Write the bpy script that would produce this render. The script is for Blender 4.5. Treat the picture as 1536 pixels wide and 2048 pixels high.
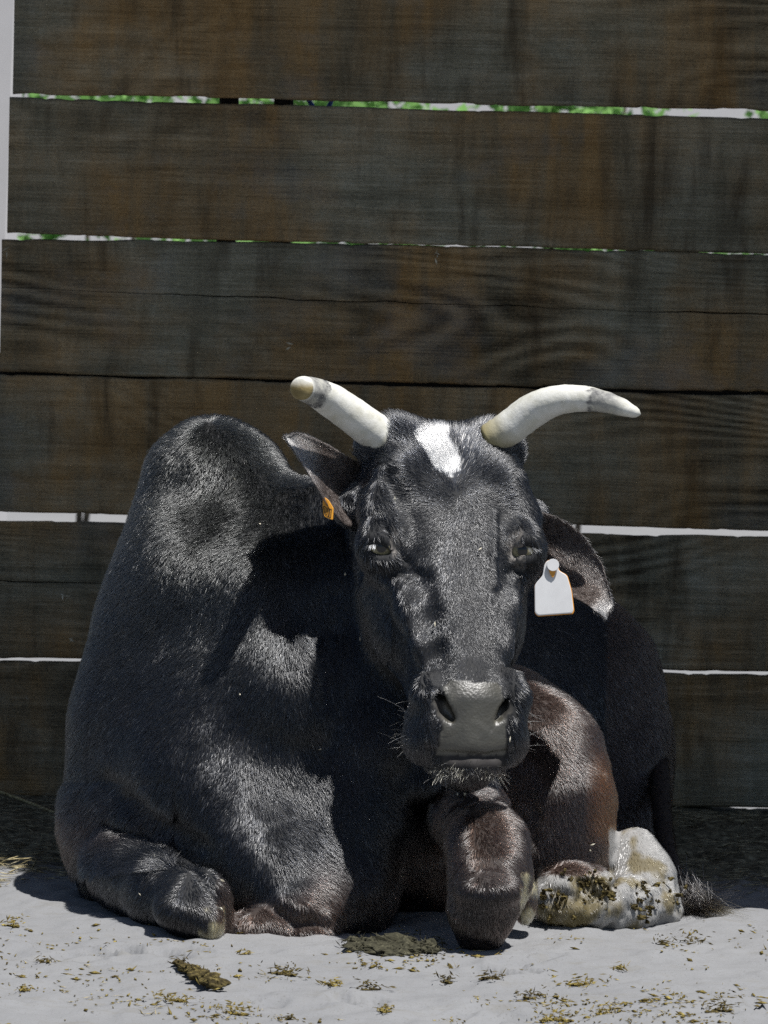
import bpy, math, random
import numpy as np
from mathutils import Matrix, Vector

SC = bpy.context.scene
for _o in list(bpy.data.objects):
    bpy.data.objects.remove(_o)
COL = SC.collection

# ------------------------------------------------------------------ camera
FPX = 8400.0            # focal length in pixels of a 1536 x 2048 frame
CAM_POS = np.array([0.0, -6.0, 0.926])
PITCH = math.atan(455.0 / FPX)
ROLL = math.radians(1.35)
CAM_ROT = Matrix.Rotation(math.pi / 2 - PITCH, 4, 'X') @ Matrix.Rotation(ROLL, 4, 'Z')
cam_data = bpy.data.cameras.new('camera')
cam = bpy.data.objects.new('camera', cam_data)
COL.objects.link(cam)
cam.matrix_world = Matrix.Translation(Vector(CAM_POS)) @ CAM_ROT
cam_data.sensor_fit = 'VERTICAL'
cam_data.sensor_height = 36.0
cam_data.lens = 36.0 * FPX / 2048.0
cam_data.clip_start = 0.1
cam_data.clip_end = 3000.0
cam_data.dof.use_dof = True
cam_data.dof.focus_distance = 5.98
cam_data.dof.aperture_fstop = 16.0
SC.camera = cam

# ------------------------------------------------------------------ sky, sun, exposure
SUN_TO = Vector((0.135, -0.11, 0.479)).normalized()
SUN_EL = math.asin(SUN_TO.z)
SUN_AZ = math.atan2(SUN_TO.x, SUN_TO.y)
world = bpy.data.worlds.new('World')
SC.world = world
world.use_nodes = True
wn = world.node_tree.nodes
wl = world.node_tree.links
wn.clear()
sky = wn.new('ShaderNodeTexSky')
sky.sky_type = 'NISHITA'
sky.sun_disc = False
sky.sun_elevation = SUN_EL
sky.sun_rotation = SUN_AZ
bg = wn.new('ShaderNodeBackground')
bg.inputs['Strength'].default_value = 0.05
wo = wn.new('ShaderNodeOutputWorld')
wl.new(sky.outputs[0], bg.inputs[0])
wl.new(bg.outputs[0], wo.inputs[0])
sun_data = bpy.data.lights.new('sun', 'SUN')
sun_data.energy = 5.0
sun_data.angle = math.radians(0.53)
sun_data.color = (1.0, 0.98, 0.955)
sun = bpy.data.objects.new('sun', sun_data)
COL.objects.link(sun)
sun.location = (3, -3, 8)
sun.rotation_euler = SUN_TO.to_track_quat('Z', 'Y').to_euler()
SC.view_settings.view_transform = 'Standard'
SC.view_settings.look = 'None'
SC.view_settings.gamma = 1.0
SC.view_settings.exposure = 0.5
SC.view_settings.use_curve_mapping = False
SC.render.engine = 'CYCLES'
SC.cycles.max_bounces = 6
SC.cycles.diffuse_bounces = 3
SC.cycles.glossy_bounces = 3
SC.cycles.transparent_max_bounces = 8
SC.cycles.use_denoising = False
try:
    SC.cycles_curves.shape = 'RIBBONS'
    SC.cycles_curves.subdivisions = 2
except Exception:
    pass

# ------------------------------------------------------------------ helpers
_R3 = np.array(CAM_ROT.to_3x3())


def at(u, v, y):
    """the point at depth y that the photograph shows at pixel (u, v)"""
    d = _R3 @ np.array([(u - 768.0) / FPX, -(v - 1024.0) / FPX, -1.0])
    t = (y - CAM_POS[1]) / d[1]
    return CAM_POS + d * t


def on_ground(u, v, z=0.0):
    d = _R3 @ np.array([(u - 768.0) / FPX, -(v - 1024.0) / FPX, -1.0])
    t = (z - CAM_POS[2]) / d[2]
    return CAM_POS + d * t


def px(n, y=0.0):
    return n * (y - CAM_POS[1]) / FPX


def project(P):
    q = (P - CAM_POS) @ _R3
    return 768.0 + FPX * q[:, 0] / -q[:, 2], 1024.0 - FPX * q[:, 1] / -q[:, 2]


def _hash(i, j, k, seed):
    n = (i * 374761393 + j * 668265263 + k * 2147483647 + seed * 1274126177) & 0xFFFFFFFF
    n = ((n ^ (n >> 13)) * 1274126177) & 0xFFFFFFFF
    n = n ^ (n >> 16)
    return (n & 0xFFFF).astype(np.float32) / 65535.0


def noise3(P, freq=1.0, seed=0):
    """value noise in -1..1"""
    Q = np.asarray(P, dtype=np.float64) * freq + 1000.0
    I = np.floor(Q).astype(np.int64)
    F = (Q - I).astype(np.float32)
    F = F * F * (3 - 2 * F)
    r = 0
    for a in (0, 1):
        wa = F[:, 0] if a else 1 - F[:, 0]
        for b in (0, 1):
            wb = F[:, 1] if b else 1 - F[:, 1]
            for c in (0, 1):
                wc = F[:, 2] if c else 1 - F[:, 2]
                r = r + wa * wb * wc * _hash(I[:, 0] + a, I[:, 1] + b, I[:, 2] + c, seed)
    return r * 2 - 1


def fbm(P, freq=1.0, octaves=3, seed=0):
    r = 0
    a = 1.0
    for o in range(octaves):
        r = r + a * noise3(P, freq * 2 ** o, seed + o * 17)
        a *= 0.5
    return r


def new_mesh_obj(name, verts, faces, mat=None, parent=None, smooth=True, origin=None):
    me = bpy.data.meshes.new(name)
    V = np.asarray(verts, dtype=np.float64)
    if origin is not None:
        V = V - np.asarray(origin)
    if isinstance(faces, np.ndarray):
        me.vertices.add(len(V))
        me.vertices.foreach_set('co', V.astype(np.float32).ravel())
        nf, k = faces.shape
        me.loops.add(nf * k)
        me.loops.foreach_set('vertex_index', faces.astype(np.int32).ravel())
        me.polygons.add(nf)
        me.polygons.foreach_set('loop_start', np.arange(0, nf * k, k, dtype=np.int32))
        me.update(calc_edges=True)
    else:
        me.from_pydata([tuple(v) for v in V], [], faces)
        me.update()
    if smooth:
        me.polygons.foreach_set('use_smooth', np.ones(len(me.polygons), dtype=bool))
    if mat:
        me.materials.append(mat)
    o = bpy.data.objects.new(name, me)
    COL.objects.link(o)
    if origin is not None:
        o.location = tuple(origin)
    if parent is not None:
        o.parent = parent
    return o


def tag(o, label=None, category=None, group=None, kind=None):
    if label:
        o['label'] = label
    if category:
        o['category'] = category
    if group:
        o['group'] = group
    if kind:
        o['kind'] = kind
    return o


def empty(name, loc=(0, 0, 0)):
    o = bpy.data.objects.new(name, None)
    COL.objects.link(o)
    o.location = tuple(loc)
    o.empty_display_size = 0.05
    return o


def keep(o, parent):
    """parent without moving the child (parents carry only a location)"""
    o.parent = parent
    o.matrix_parent_inverse = Matrix.Translation(-Vector(parent.location))
    return o


def tube(path, radii, seg=10, cap=True, squash=None):
    """verts, faces of a tapered tube along a polyline"""
    path = np.asarray(path, float)
    n = len(path)
    T = np.gradient(path, axis=0)
    T /= np.linalg.norm(T, axis=1)[:, None] + 1e-9
    up = np.array([0, 0, 1.0])
    if abs(T[0] @ up) > 0.9:
        up = np.array([1.0, 0, 0])
    V = []
    N = np.cross(T[0], up)
    N /= np.linalg.norm(N)
    for i in range(n):
        N = N - T[i] * (N @ T[i])
        N /= np.linalg.norm(N) + 1e-9
        B = np.cross(T[i], N)
        for k in range(seg):
            a = 2 * math.pi * k / seg
            V.append(path[i] + radii[i] * (math.cos(a) * N + math.sin(a) * B))
    F = []
    for i in range(n - 1):
        for k in range(seg):
            k2 = (k + 1) % seg
            F.append([i * seg + k, i * seg + k2, (i + 1) * seg + k2, (i + 1) * seg + k])
    if cap:
        F.append([k for k in range(seg)][::-1])
        F.append([(n - 1) * seg + k for k in range(seg)])
    return np.array(V), F


def smooth_path(pts, n):
    """Catmull-Rom through pts (any dimension)"""
    P = np.asarray(pts, float)
    P = np.vstack([2 * P[0] - P[1], P, 2 * P[-1] - P[-2]])
    m = len(P) - 3
    out = []
    for s in np.linspace(0, m - 1e-6, n):
        i = int(s)
        t = s - i
        a, b, c, d = P[i], P[i + 1], P[i + 2], P[i + 3]
        out.append(0.5 * (2 * b + (c - a) * t + (2 * a - 5 * b + 4 * c - d) * t * t + (3 * b - 3 * c + d - a) * t ** 3))
    return np.array(out)


# ------------------------------------------------------------------ materials
class Nodes:
    def __init__(self, name):
        self.m = bpy.data.materials.new(name)
        self.m.use_nodes = True
        self.t = self.m.node_tree
        self.t.nodes.clear()
        self.out = self.t.nodes.new('ShaderNodeOutputMaterial')

    def n(self, kind, **kw):
        nd = self.t.nodes.new('ShaderNode' + kind)
        ins = kw.pop('ins', {})
        for k, v in kw.items():
            setattr(nd, k, v)
        for k, v in ins.items():
            s = nd.inputs[k]
            if hasattr(v, 'is_output'):
                self.t.links.new(v, s)
            else:
                s.default_value = v
        return nd

    def link(self, a, b):
        self.t.links.new(a, b)

    def ramp(self, fac, stops, interp='LINEAR'):
        r = self.n('ValToRGB')
        r.color_ramp.interpolation = interp
        el = r.color_ramp.elements
        while len(el) < len(stops):
            el.new(0.5)
        for e, (p, c) in zip(el, stops):
            e.position = p
            e.color = (c[0], c[1], c[2], 1) if hasattr(c, '__len__') else (c, c, c, 1)
        self.link(fac, r.inputs[0])
        return r.outputs[0]

    def mix(self, fac, a, b, mode='MIX'):
        m = self.n('MixRGB', blend_type=mode)
        for s, v in zip(m.inputs, (fac, a, b)):
            if hasattr(v, 'is_output'):
                self.link(v, s)
            elif hasattr(v, '__len__'):
                s.default_value = (v[0], v[1], v[2], 1)
            else:
                s.default_value = v
        return m.outputs[0]

    def math(self, op, a, b=0.0):
        m = self.n('Math', operation=op)
        for s, v in zip(m.inputs, (a, b)):
            if hasattr(v, 'is_output'):
                self.link(v, s)
            else:
                s.default_value = v
        return m.outputs[0]

    def noise(self, vec, scale, detail=4, rough=0.55, dist=0.0):
        return self.n('TexNoise', ins={'Vector': vec, 'Scale': scale, 'Detail': detail, 'Roughness': rough, 'Distortion': dist}).outputs[0]

    def mapped(self, vec, scale=(1, 1, 1), loc=(0, 0, 0)):
        m = self.n('Mapping', ins={'Vector': vec, 'Scale': scale, 'Location': loc})
        return m.outputs[0]

    def bump(self, h, strength=0.3, dist=0.01, normal=None):
        b = self.n('Bump', ins={'Height': h, 'Strength': strength, 'Distance': dist})
        if normal is not None:
            self.link(normal, b.inputs['Normal'])
        return b.outputs[0]

    def surface(self, color, rough=0.8, spec=0.3, normal=None, **extra):
        p = self.n('BsdfPrincipled')
        for k, v in (('Base Color', color), ('Roughness', rough), ('Specular IOR Level', spec), *extra.items()):
            s = p.inputs[k]
            if hasattr(v, 'is_output'):
                self.link(v, s)
            elif hasattr(v, '__len__') and len(v) == 3:
                s.default_value = (v[0], v[1], v[2], 1)
            else:
                s.default_value = v
        if normal is not None:
            self.link(normal, p.inputs['Normal'])
        self.link(p.outputs[0], self.out.inputs[0])
        return p


def simple_mat(name, c1, c2, scale=60.0, rough=0.8, spec=0.3, bump=0.2, bdist=0.002, detail=4):
    N = Nodes(name)
    co = N.n('TexCoord').outputs['Object']
    f = N.noise(co, scale, detail)
    col = N.ramp(f, [(0.3, c1), (0.7, c2)])
    N.surface(col, rough, spec, N.bump(f, bump, bdist))
    return N.m
# ------------------------------------------------------------------ setting: materials
def make_ground_mat():
    N = Nodes('pale_sand')
    g = N.n('NewGeometry').outputs['Position']
    sep = N.n('SeparateXYZ', ins={'Vector': g})
    big = N.noise(g, 3.0, 5, 0.6)
    fine = N.noise(g, 140.0, 4, 0.6)
    mid = N.noise(g, 22.0, 5, 0.62)
    sand = N.ramp(big, [(0.3, (0.180, 0.183, 0.190)), (0.7, (0.210, 0.213, 0.219))])
    sand = N.mix(N.ramp(fine, [(0.3, 0.0), (0.75, 0.35)]), sand, (0.165, 0.162, 0.152))
    grit = N.noise(g, 330.0, 2, 0.7)
    sand = N.mix(N.ramp(grit, [(0.62, 0.0), (0.70, 0.55)]), sand, (0.085, 0.08, 0.065))
    scuff = N.noise(N.mapped(g, (1.0, 2.2, 1.0)), 9.0, 6, 0.7)
    sand = N.mix(N.ramp(scuff, [(0.56, 0.0), (0.70, 0.45)]), sand, (0.150, 0.140, 0.115))
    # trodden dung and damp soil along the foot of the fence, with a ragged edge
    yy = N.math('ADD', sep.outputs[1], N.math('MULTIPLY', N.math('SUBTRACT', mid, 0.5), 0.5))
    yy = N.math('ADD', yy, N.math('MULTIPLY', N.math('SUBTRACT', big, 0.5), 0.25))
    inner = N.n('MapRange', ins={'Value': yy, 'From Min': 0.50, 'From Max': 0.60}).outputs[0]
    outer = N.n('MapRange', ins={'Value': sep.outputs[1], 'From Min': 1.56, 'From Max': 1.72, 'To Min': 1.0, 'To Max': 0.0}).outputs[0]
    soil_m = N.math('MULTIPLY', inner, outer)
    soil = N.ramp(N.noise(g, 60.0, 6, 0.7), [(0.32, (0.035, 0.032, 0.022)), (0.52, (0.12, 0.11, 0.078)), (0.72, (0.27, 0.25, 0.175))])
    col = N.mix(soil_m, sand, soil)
    h = N.math('ADD', N.math('MULTIPLY', fine, 0.3), mid)
    N.surface(col, 0.95, 0.1, N.bump(h, 0.5, 0.006))
    return N.m


def make_wood_mat(name='weathered_wood', dark=False):
    N = Nodes(name)
    co = N.n('TexCoord').outputs['Object']
    rnd = N.n('ObjectInfo').outputs['Random']
    off = N.n('CombineXYZ', ins={'X': N.math('MULTIPLY', rnd, 37.0), 'Y': 0.0, 'Z': N.math('MULTIPLY', rnd, 11.0)}).outputs[0]
    p = N.n('VectorMath', operation='ADD', ins={0: co, 1: off}).outputs[0]
    # flat-sawn cathedral figure: contour rings of a stretched field
    field = N.noise(N.mapped(p, (0.8, 1.0, 3.4)), 1.0, 2.0, 0.45, 0.25)
    rings = N.math('MULTIPLY', N.math('ADD', N.math('SINE', N.math('MULTIPLY', field, 210.0)), 1.0), 0.5)
    fig = N.ramp(N.noise(N.mapped(p, (1.3, 1.3, 2.0), (7.0, 0, 3.0)), 1.0, 2), [(0.45, 0.0), (0.65, 1.0)])
    rings = N.math('MULTIPLY', rings, fig)
    fibre = N.noise(N.mapped(p, (7.0, 7.0, 330.0)), 1.0, 5, 0.7)
    long = N.noise(N.mapped(p, (1.6, 1.6, 46.0)), 1.0, 6, 0.7)
    blot = N.noise(N.mapped(p, (2.4, 2.4, 3.4)), 1.0, 6, 0.66)
    speck = N.noise(N.mapped(p, (1.0, 1.0, 1.6)), 150.0, 5, 0.75)
    runs = N.noise(N.mapped(p, (9.0, 9.0, 1.1)), 1.0, 5, 0.65, 0.5)
    tone = N.math('ADD', N.math('MULTIPLY', rings, -0.10), N.math('MULTIPLY', fibre, 0.24))
    tone = N.math('ADD', tone, N.math('MULTIPLY', long, 0.20))
    tone = N.math('ADD', tone, N.math('MULTIPLY', blot, 0.28))
    tone = N.math('ADD', tone, N.math('MULTIPLY', runs, 0.20))
    tone = N.math('ADD', tone, N.math('MULTIPLY', speck, 0.18))
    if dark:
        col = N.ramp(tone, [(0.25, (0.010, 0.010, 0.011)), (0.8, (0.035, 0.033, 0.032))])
    else:
        col = N.ramp(tone, [(0.42, (0.045, 0.041, 0.028)), (0.54, (0.215, 0.203, 0.150)), (0.66, (0.44, 0.42, 0.335))])
        # rusty brown weather stains: broad soft patches, with runs down the face
        patch = N.noise(N.mapped(p, (2.3, 2.3, 2.6), (4.0, 0, 2.0)), 1.0, 5, 0.6)
        st = N.math('MULTIPLY', N.ramp(runs, [(0.36, 0.30), (0.60, 1.0)]), N.ramp(patch, [(0.40, 0.0), (0.56, 1.0)]))
        stain = N.ramp(tone, [(0.42, (0.06, 0.033, 0.012)), (0.54, (0.29, 0.172, 0.068)), (0.66, (0.48, 0.31, 0.14))])
        col = N.mix(N.math('MULTIPLY', st, 0.92), col, stain)
        damp = N.noise(N.mapped(p, (1.7, 1.7, 2.4), (2.0, 0, 8.0)), 1.0, 5, 0.6)
        col = N.mix(N.ramp(damp, [(0.35, 0.55), (0.62, 0.0)]), col, N.mix(0.6, col, (0.02, 0.016, 0.008)))
        # dark damp smears
        drip = N.noise(N.mapped(p, (17.0, 17.0, 2.6), (9.0, 0, 5.0)), 1.0, 5, 0.6, 0.4)
        dm = N.math('MULTIPLY', N.ramp(drip, [(0.50, 0.0), (0.70, 1.0)]), N.ramp(blot, [(0.40, 0.0), (0.54, 1.0)]))
        col = N.mix(N.math('MULTIPLY', dm, 0.7), col, (0.035, 0.024, 0.014))
        # silvery bleached zones
        pale = N.math('MULTIPLY', N.ramp(blot, [(0.3, 1.0), (0.46, 0.0)]), 0.5)
        col = N.mix(pale, col, N.ramp(tone, [(0.38, (0.10, 0.102, 0.098)), (0.68, (0.46, 0.465, 0.445))]))
    h = N.math('ADD', N.math('MULTIPLY', rings, -0.25), N.math('ADD', N.math('MULTIPLY', fibre, 0.8), long))
    N.surface(col, 0.9, 0.12, N.bump(h, 0.7, 0.006))
    return N.m


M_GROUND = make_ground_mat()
M_WOOD = make_wood_mat()
M_WOOD_DARK = make_wood_mat('dark_timber', True)


# ------------------------------------------------------------------ ground sheet out to the horizon
_rh = random.Random(5)
HOOF = [(_rh.uniform(-.62, .66), _rh.uniform(-.72, -.22), _rh.uniform(-1.2, 1.2)) for _ in range(15)]


def ground_height(x, y):
    P = np.stack([x, y, np.zeros_like(x)], 1)
    near = np.exp(-((np.abs(x) / 2.2) ** 4)) * np.exp(-(((y - 0.2) / 2.4) ** 4))
    z = (0.008 * fbm(P, 5.0, 2, 3) + 0.0042 * fbm(P, 26.0, 3, 8)) * near
    for hx_, hy_, sa_ in HOOF:
        for sg_ in (-1, 1):
            cx_ = hx_ + sg_ * .021 * math.cos(sa_)
            cy_ = hy_ + sg_ * .021 * math.sin(sa_)
            dx_ = (x - cx_) * math.cos(sa_) + (y - cy_) * math.sin(sa_)
            dy_ = -(x - cx_) * math.sin(sa_) + (y - cy_) * math.cos(sa_)
            q_ = (dx_ / .017) ** 2 + (dy_ / .042) ** 2
            z += -.011 * np.exp(-q_ ** 2) + .004 * np.exp(-((np.sqrt(q_) - 1.35) / .3) ** 2)
    # litter piled up along the fence foot, then the lower yard behind it
    foot = 1 - 0.8 * np.clip((y - 1.05) / 0.3, 0, 1)
    z += foot * 0.02 * np.clip((y - 0.55) / 0.7, 0, 1) * near * (1 + 0.5 * noise3(P, 5.0, 21))
    rough = np.clip((y - 0.5) / 0.3, 0, 1) * np.clip((1.6 - y) / 0.1, 0, 1) * near
    z += foot * 0.012 * fbm(P, 18.0, 3, 31) * rough
    z -= 0.17 * np.clip((y - 1.50) / 0.35, 0, 1) ** 1.0
    return z


def spread(lo, hi, dense_lo, dense_hi, step, n_out):
    core = np.arange(dense_lo, dense_hi + 1e-9, step)
    g = np.linspace(0, 1, n_out + 1)[1:]
    right = dense_hi + (hi - dense_hi) * g ** 4
    left = dense_lo - (dense_lo - lo) * g ** 4
    return np.concatenate([left[::-1], core, right])


gx = spread(-900, 900, -1.0, 1.0, 0.0085, 40)
gy = spread(-60, 1800, -0.75, 1.9, 0.0085, 46)
GX, GY = np.meshgrid(gx, gy, indexing='ij')
gz = ground_height(GX.ravel(), GY.ravel())
gv = np.stack([GX.ravel(), GY.ravel(), gz], 1)
nx_, ny_ = len(gx), len(gy)
ii, jj = np.meshgrid(np.arange(nx_ - 1), np.arange(ny_ - 1), indexing='ij')
a = (ii * ny_ + jj).ravel()
gf = np.stack([a, a + ny_, a + ny_ + 1, a + 1], 1)
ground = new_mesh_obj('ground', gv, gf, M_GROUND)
tag(ground, kind='structure')

# ------------------------------------------------------------------ plank fence
FENCE_Y = 1.44
PLANK_T = 0.030


def plank_mesh(x0, x1, zt, zb, crack=None, seed=0, end_slant=0.0):
    """zt, zb: functions x -> z of the upper and lower edge; crack: function x -> z or None"""
    nx = int((x1 - x0) / 0.008)
    xs = np.linspace(x0, x1, nx)
    Z = np.zeros((nx, 3))
    Pn = np.stack([xs, np.zeros(nx) + seed * 7.3, np.zeros(nx)], 1)
    top = zt(xs) + 0.0016 * fbm(Pn, 9.0, 4, seed) + 0.0012 * np.maximum(0, noise3(Pn, 60.0, seed + 5) - 0.45) * -4
    bot = zb(xs) + 0.0016 * fbm(Pn, 9.0, 4, seed + 50) + 0.0012 * np.maximum(0, noise3(Pn, 50.0, seed + 9) - 0.45) * 4
    rows = []          # (z, y)
    bev = [(0.0, 0.006), (0.0015, 0.0022), (0.004, 0.0)]
    for dz, dy in bev:
        rows.append((bot + dz, np.full(nx, dy)))
    if crack is None:
        for t in np.linspace(0.06, 0.94, 14):
            rows.append((bot + (top - bot) * t, np.zeros(nx)))
    else:
        cz, cw = crack(xs)
        wob = 0.0022 * fbm(Pn, 13.0, 4, seed + 80)
        cz = cz + wob
        w = cw * (0.65 + 0.5 * noise3(Pn, 14.0, seed + 33))
        w = np.clip(w, 0.0, None)
        for t in np.linspace(0.1, 0.9, 7):
            rows.append((bot + (cz - 0.006 - bot) * t, np.zeros(nx)))
        rows.append((cz - 0.0026, np.zeros(nx)))
        rows.append((cz - w * 0.55, 0.0006 * np.ones(nx)))
        rows.append((cz, np.minimum(0.012, w * 6)))
        rows.append((cz + w * 0.55, 0.0003 * np.ones(nx)))
        rows.append((cz + 0.0026, np.zeros(nx)))
        for t in np.linspace(0.1, 0.9, 7):
            rows.append((cz + 0.006 + (top - cz - 0.006) * t, np.zeros(nx)))
    for dz, dy in bev[::-1]:
        rows.append((top - dz, np.full(nx, dy)))
    rows.append((top - 0.001, np.full(nx, PLANK_T)))
    rows.append((bot + 0.001, np.full(nx, PLANK_T)))
    V = []
    for z, dy in rows:
        V.append(np.stack([xs + end_slant * (z - z.mean()) * np.exp(-((xs - x0) / 0.02)), dy, z], 1))
    V = np.array(V)
    # slow cupping and surface waviness
    flat = V.reshape(-1, 3)
    wavy = 0.0016 * fbm(flat * np.array([1.0, 1, 6.0]), 2.0, 2, seed + 3)
    flat[:, 1] += wavy
    R = len(rows)
    idx = np.arange(R * nx).reshape(R, nx)
    F = []
    A = idx[:, :-1]
    B = np.roll(idx, -1, axis=0)[:, :-1]
    quads = np.stack([A.ravel(), (A + 1).ravel(), (B + 1).ravel(), B.ravel()], 1)
    F = [list(q) for q in quads]
    F.append(list(idx[:, 0]))
    F.append(list(idx[::-1, -1]))
    return flat, F


def edge(vl, vr):
    """straight edge given by the image heights at the left and right frame edge"""
    a = at(0, vl, FENCE_Y)
    b = at(1536, vr, FENCE_Y)
    return lambda x: a[2] + (x - a[0]) / (b[0] - a[0]) * (b[2] - a[2])


def cracked(pts, width):
    P = np.array([at(u, v, FENCE_Y) for u, v in pts])

    def f(x):
        return np.interp(x, P[:, 0], P[:, 2]), np.interp(x, P[:, 0], width)
    return f


fence = empty('plank_fence', (0, FENCE_Y, 0))
tag(fence, 'dark weathered fence of wide horizontal planks with bright gaps behind the bull', 'fence')
XR = 1.5
plank_spec = [
    # upper edge (left, right), lower edge (left, right), left end, y offset, crack
    ((-330, -300), (187, 221), at(27, 100, FENCE_Y)[0], 0.000, None),
    ((194, 236), (468, 507), at(16, 330, FENCE_Y)[0], 0.004, None),
    ((477, 511), (744, 786), at(0, 620, FENCE_Y)[0], 0.010, cracked([(-200, 570), (0, 574), (330, 588), (600, 600), (1000, 612), (1300, 622), (1600, 632)], [.001, .0016, .003, .0022, .0022, .0034, .0026])),
    ((748, 792), (1024, 1062), -1.3, 0.004, None),
    ((1042, 1075), (1316, 1344), -1.3, 0.000, cracked([(-200, 1160), (0, 1163), (300, 1168), (700, 1185), (1100, 1200), (1600, 1215)], [.0022, .0022, .0022, .0010, .0, .0])),
    ((1321, 1351), (1594, 1618), -1.3, 0.007, None),
]
for i, (te, be, xl, yo, cr) in enumerate(plank_spec):
    top_e = edge(*te)
    if i == 2:      # butts against the plank above towards the right
        top_e = (lambda x, a=edge(477, 500), b=edge(468, 507): np.minimum(a(x), b(x) - 0.0012))
    v, f = plank_mesh(xl, XR, top_e, edge(*be), cr, seed=11 * i + 3, end_slant=0.045)
    c = v.mean(0)
    c[1] = 0
    o = new_mesh_obj('plank', v - c, f, M_WOOD, smooth=False)
    o.location = (c[0], FENCE_Y + yo, c[2])
    keep(o, fence)
# posts and one rail on the far side carry the planks
def box_verts(x0, x1, y0, y1, z0, z1, bev=0.004):
    V = []
    for (x, y) in ((x0 + bev, y0), (x1 - bev, y0), (x1, y0 + bev), (x1, y1 - bev), (x1 - bev, y1), (x0 + bev, y1), (x0, y1 - bev), (x0, y0 + bev)):
        V.append((x, y, z0))
    V += [(x, y, z1) for x, y, z in V]
    F = [[k, (k + 1) % 8, 8 + (k + 1) % 8, 8 + k] for k in range(8)] + [list(range(8))[::-1], list(range(8, 16))]
    return np.array(V, float), F


PB = FENCE_Y + PLANK_T + 0.014
for u0, u1 in ((436, 473), (545, 583)):
    xa, xb = at(u0, 330, PB)[0], at(u1, 330, PB)[0]
    v, f = box_verts(xa, xb, PB, PB + 0.05, -0.3, 1.56)
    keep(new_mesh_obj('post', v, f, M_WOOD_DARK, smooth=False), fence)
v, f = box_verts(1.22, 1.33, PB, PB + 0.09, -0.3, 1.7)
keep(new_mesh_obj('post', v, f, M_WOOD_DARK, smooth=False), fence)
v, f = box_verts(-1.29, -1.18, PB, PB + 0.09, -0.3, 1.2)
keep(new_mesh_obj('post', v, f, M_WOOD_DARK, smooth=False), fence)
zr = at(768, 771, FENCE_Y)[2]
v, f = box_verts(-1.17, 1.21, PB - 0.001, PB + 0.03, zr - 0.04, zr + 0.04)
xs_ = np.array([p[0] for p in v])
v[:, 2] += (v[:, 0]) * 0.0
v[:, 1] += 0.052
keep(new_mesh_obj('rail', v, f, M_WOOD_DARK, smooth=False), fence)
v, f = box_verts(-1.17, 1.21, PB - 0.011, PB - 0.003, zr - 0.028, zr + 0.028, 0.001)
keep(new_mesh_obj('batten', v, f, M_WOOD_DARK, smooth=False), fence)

# ------------------------------------------------------------------ lean-to roof overhead (shades the fence and the bull's back)
M_TIN = simple_mat('roof_sheet', (0.16, 0.15, 0.14), (0.24, 0.23, 0.22), 9.0, 0.6, 0.4, 0.1)
ROOF_Z = 2.6
kk = ROOF_Z / SUN_TO.z


def shade_edge(x_ground, y_ground):
    return x_ground + SUN_TO.x * kk, y_ground + SUN_TO.y * kk


SH0 = shade_edge(-3.0, 0.40 + 0.225 * 3.0)
SH1 = shade_edge(3.0, 0.40 - 0.225 * 3.0)
yb = 1.62
V = []
NXR = 220
for i in range(NXR + 1):
    t = i / NXR
    x = SH0[0] + (SH1[0] - SH0[0]) * t
    ye = SH0[1] + (SH1[1] - SH0[1]) * t
    zz = 0.012 * math.sin(x * 2 * math.pi / 0.076)
    V += [(x, ye, ROOF_Z + zz), (x, 1.30, ROOF_Z - 0.10 + zz), (x, 1.30, ROOF_Z - 0.098 + zz + 0.002), (x, ye, ROOF_Z + 0.003 + zz)]
F = []
for i in range(NXR):
    for k in range(4):
        F.append([i * 4 + k, i * 4 + (k + 1) % 4, i * 4 + 4 + (k + 1) % 4, i * 4 + 4 + k])
F += [[0, 1, 2, 3], [NXR * 4 + 3, NXR * 4 + 2, NXR * 4 + 1, NXR * 4]]
roof = empty('shelter_roof', (0, 0.9, ROOF_Z))
tag(roof, 'corrugated sheet roof of the lean-to above the fence', 'roof')
keep(new_mesh_obj('roof_sheet', V, F, M_TIN), roof)
for xq in (-2.2, 2.2):
    v, f = box_verts(xq - 0.05, xq + 0.05, 1.1, 1.2, -0.2, ROOF_Z - 0.115)
    keep(new_mesh_obj('post', v, f, M_WOOD_DARK, smooth=False), roof)
v, f = box_verts(-2.6, 2.6, 1.085, 1.215, ROOF_Z - 0.21, ROOF_Z - 0.12)
keep(new_mesh_obj('beam', v, f, M_WOOD_DARK, smooth=False), roof)

# ------------------------------------------------------------------ what the gaps show: white wall, hedge, blue rope
M_WHITE_WALL = simple_mat('limewash', (0.52, 0.505, 0.50), (0.58, 0.565, 0.56), 3.0, 0.9, 0.1, 0.15, 0.01)
wall_y = 15.0
v, f = box_verts(-9.0, 9.0, wall_y, wall_y + 0.3, -0.2, 3.6, 0.02)
yard_wall = new_mesh_obj('yard_wall', v, f, M_WHITE_WALL, smooth=False)
tag(yard_wall, 'long whitewashed yard wall glimpsed through the fence gaps', 'wall')
xe = at(27, 100, 4.6)[0]
v, f = box_verts(xe - 2.4, xe, 4.6, 4.9, -0.2, 3.3, 0.003)
dz = v[:, 2] - 1.5
v[:, 0] += dz * 0.018
pier = new_mesh_obj('pale_gatepost', v, f, M_WHITE_WALL, smooth=False)
tag(pier, 'pale sunlit masonry pier past the left end of the fence', 'pier')


def leaf_mat(name, c1, c2):
    N = Nodes(name)
    r = N.n('ObjectInfo').outputs['Random']
    g = N.n('NewGeometry').outputs['Position']
    f = N.noise(g, 14.0, 3)
    col = N.ramp(f, [(0.3, c1), (0.7, c2)])
    d = N.n('BsdfDiffuse', ins={'Color': col})
    t = N.n('BsdfTranslucent', ins={'Color': col})
    mx = N.n('MixShader', ins={0: 0.4, 1: d.outputs[0], 2: t.outputs[0]})
    N.link(mx.outputs[0], N.out.inputs[0])
    return N.m


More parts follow.
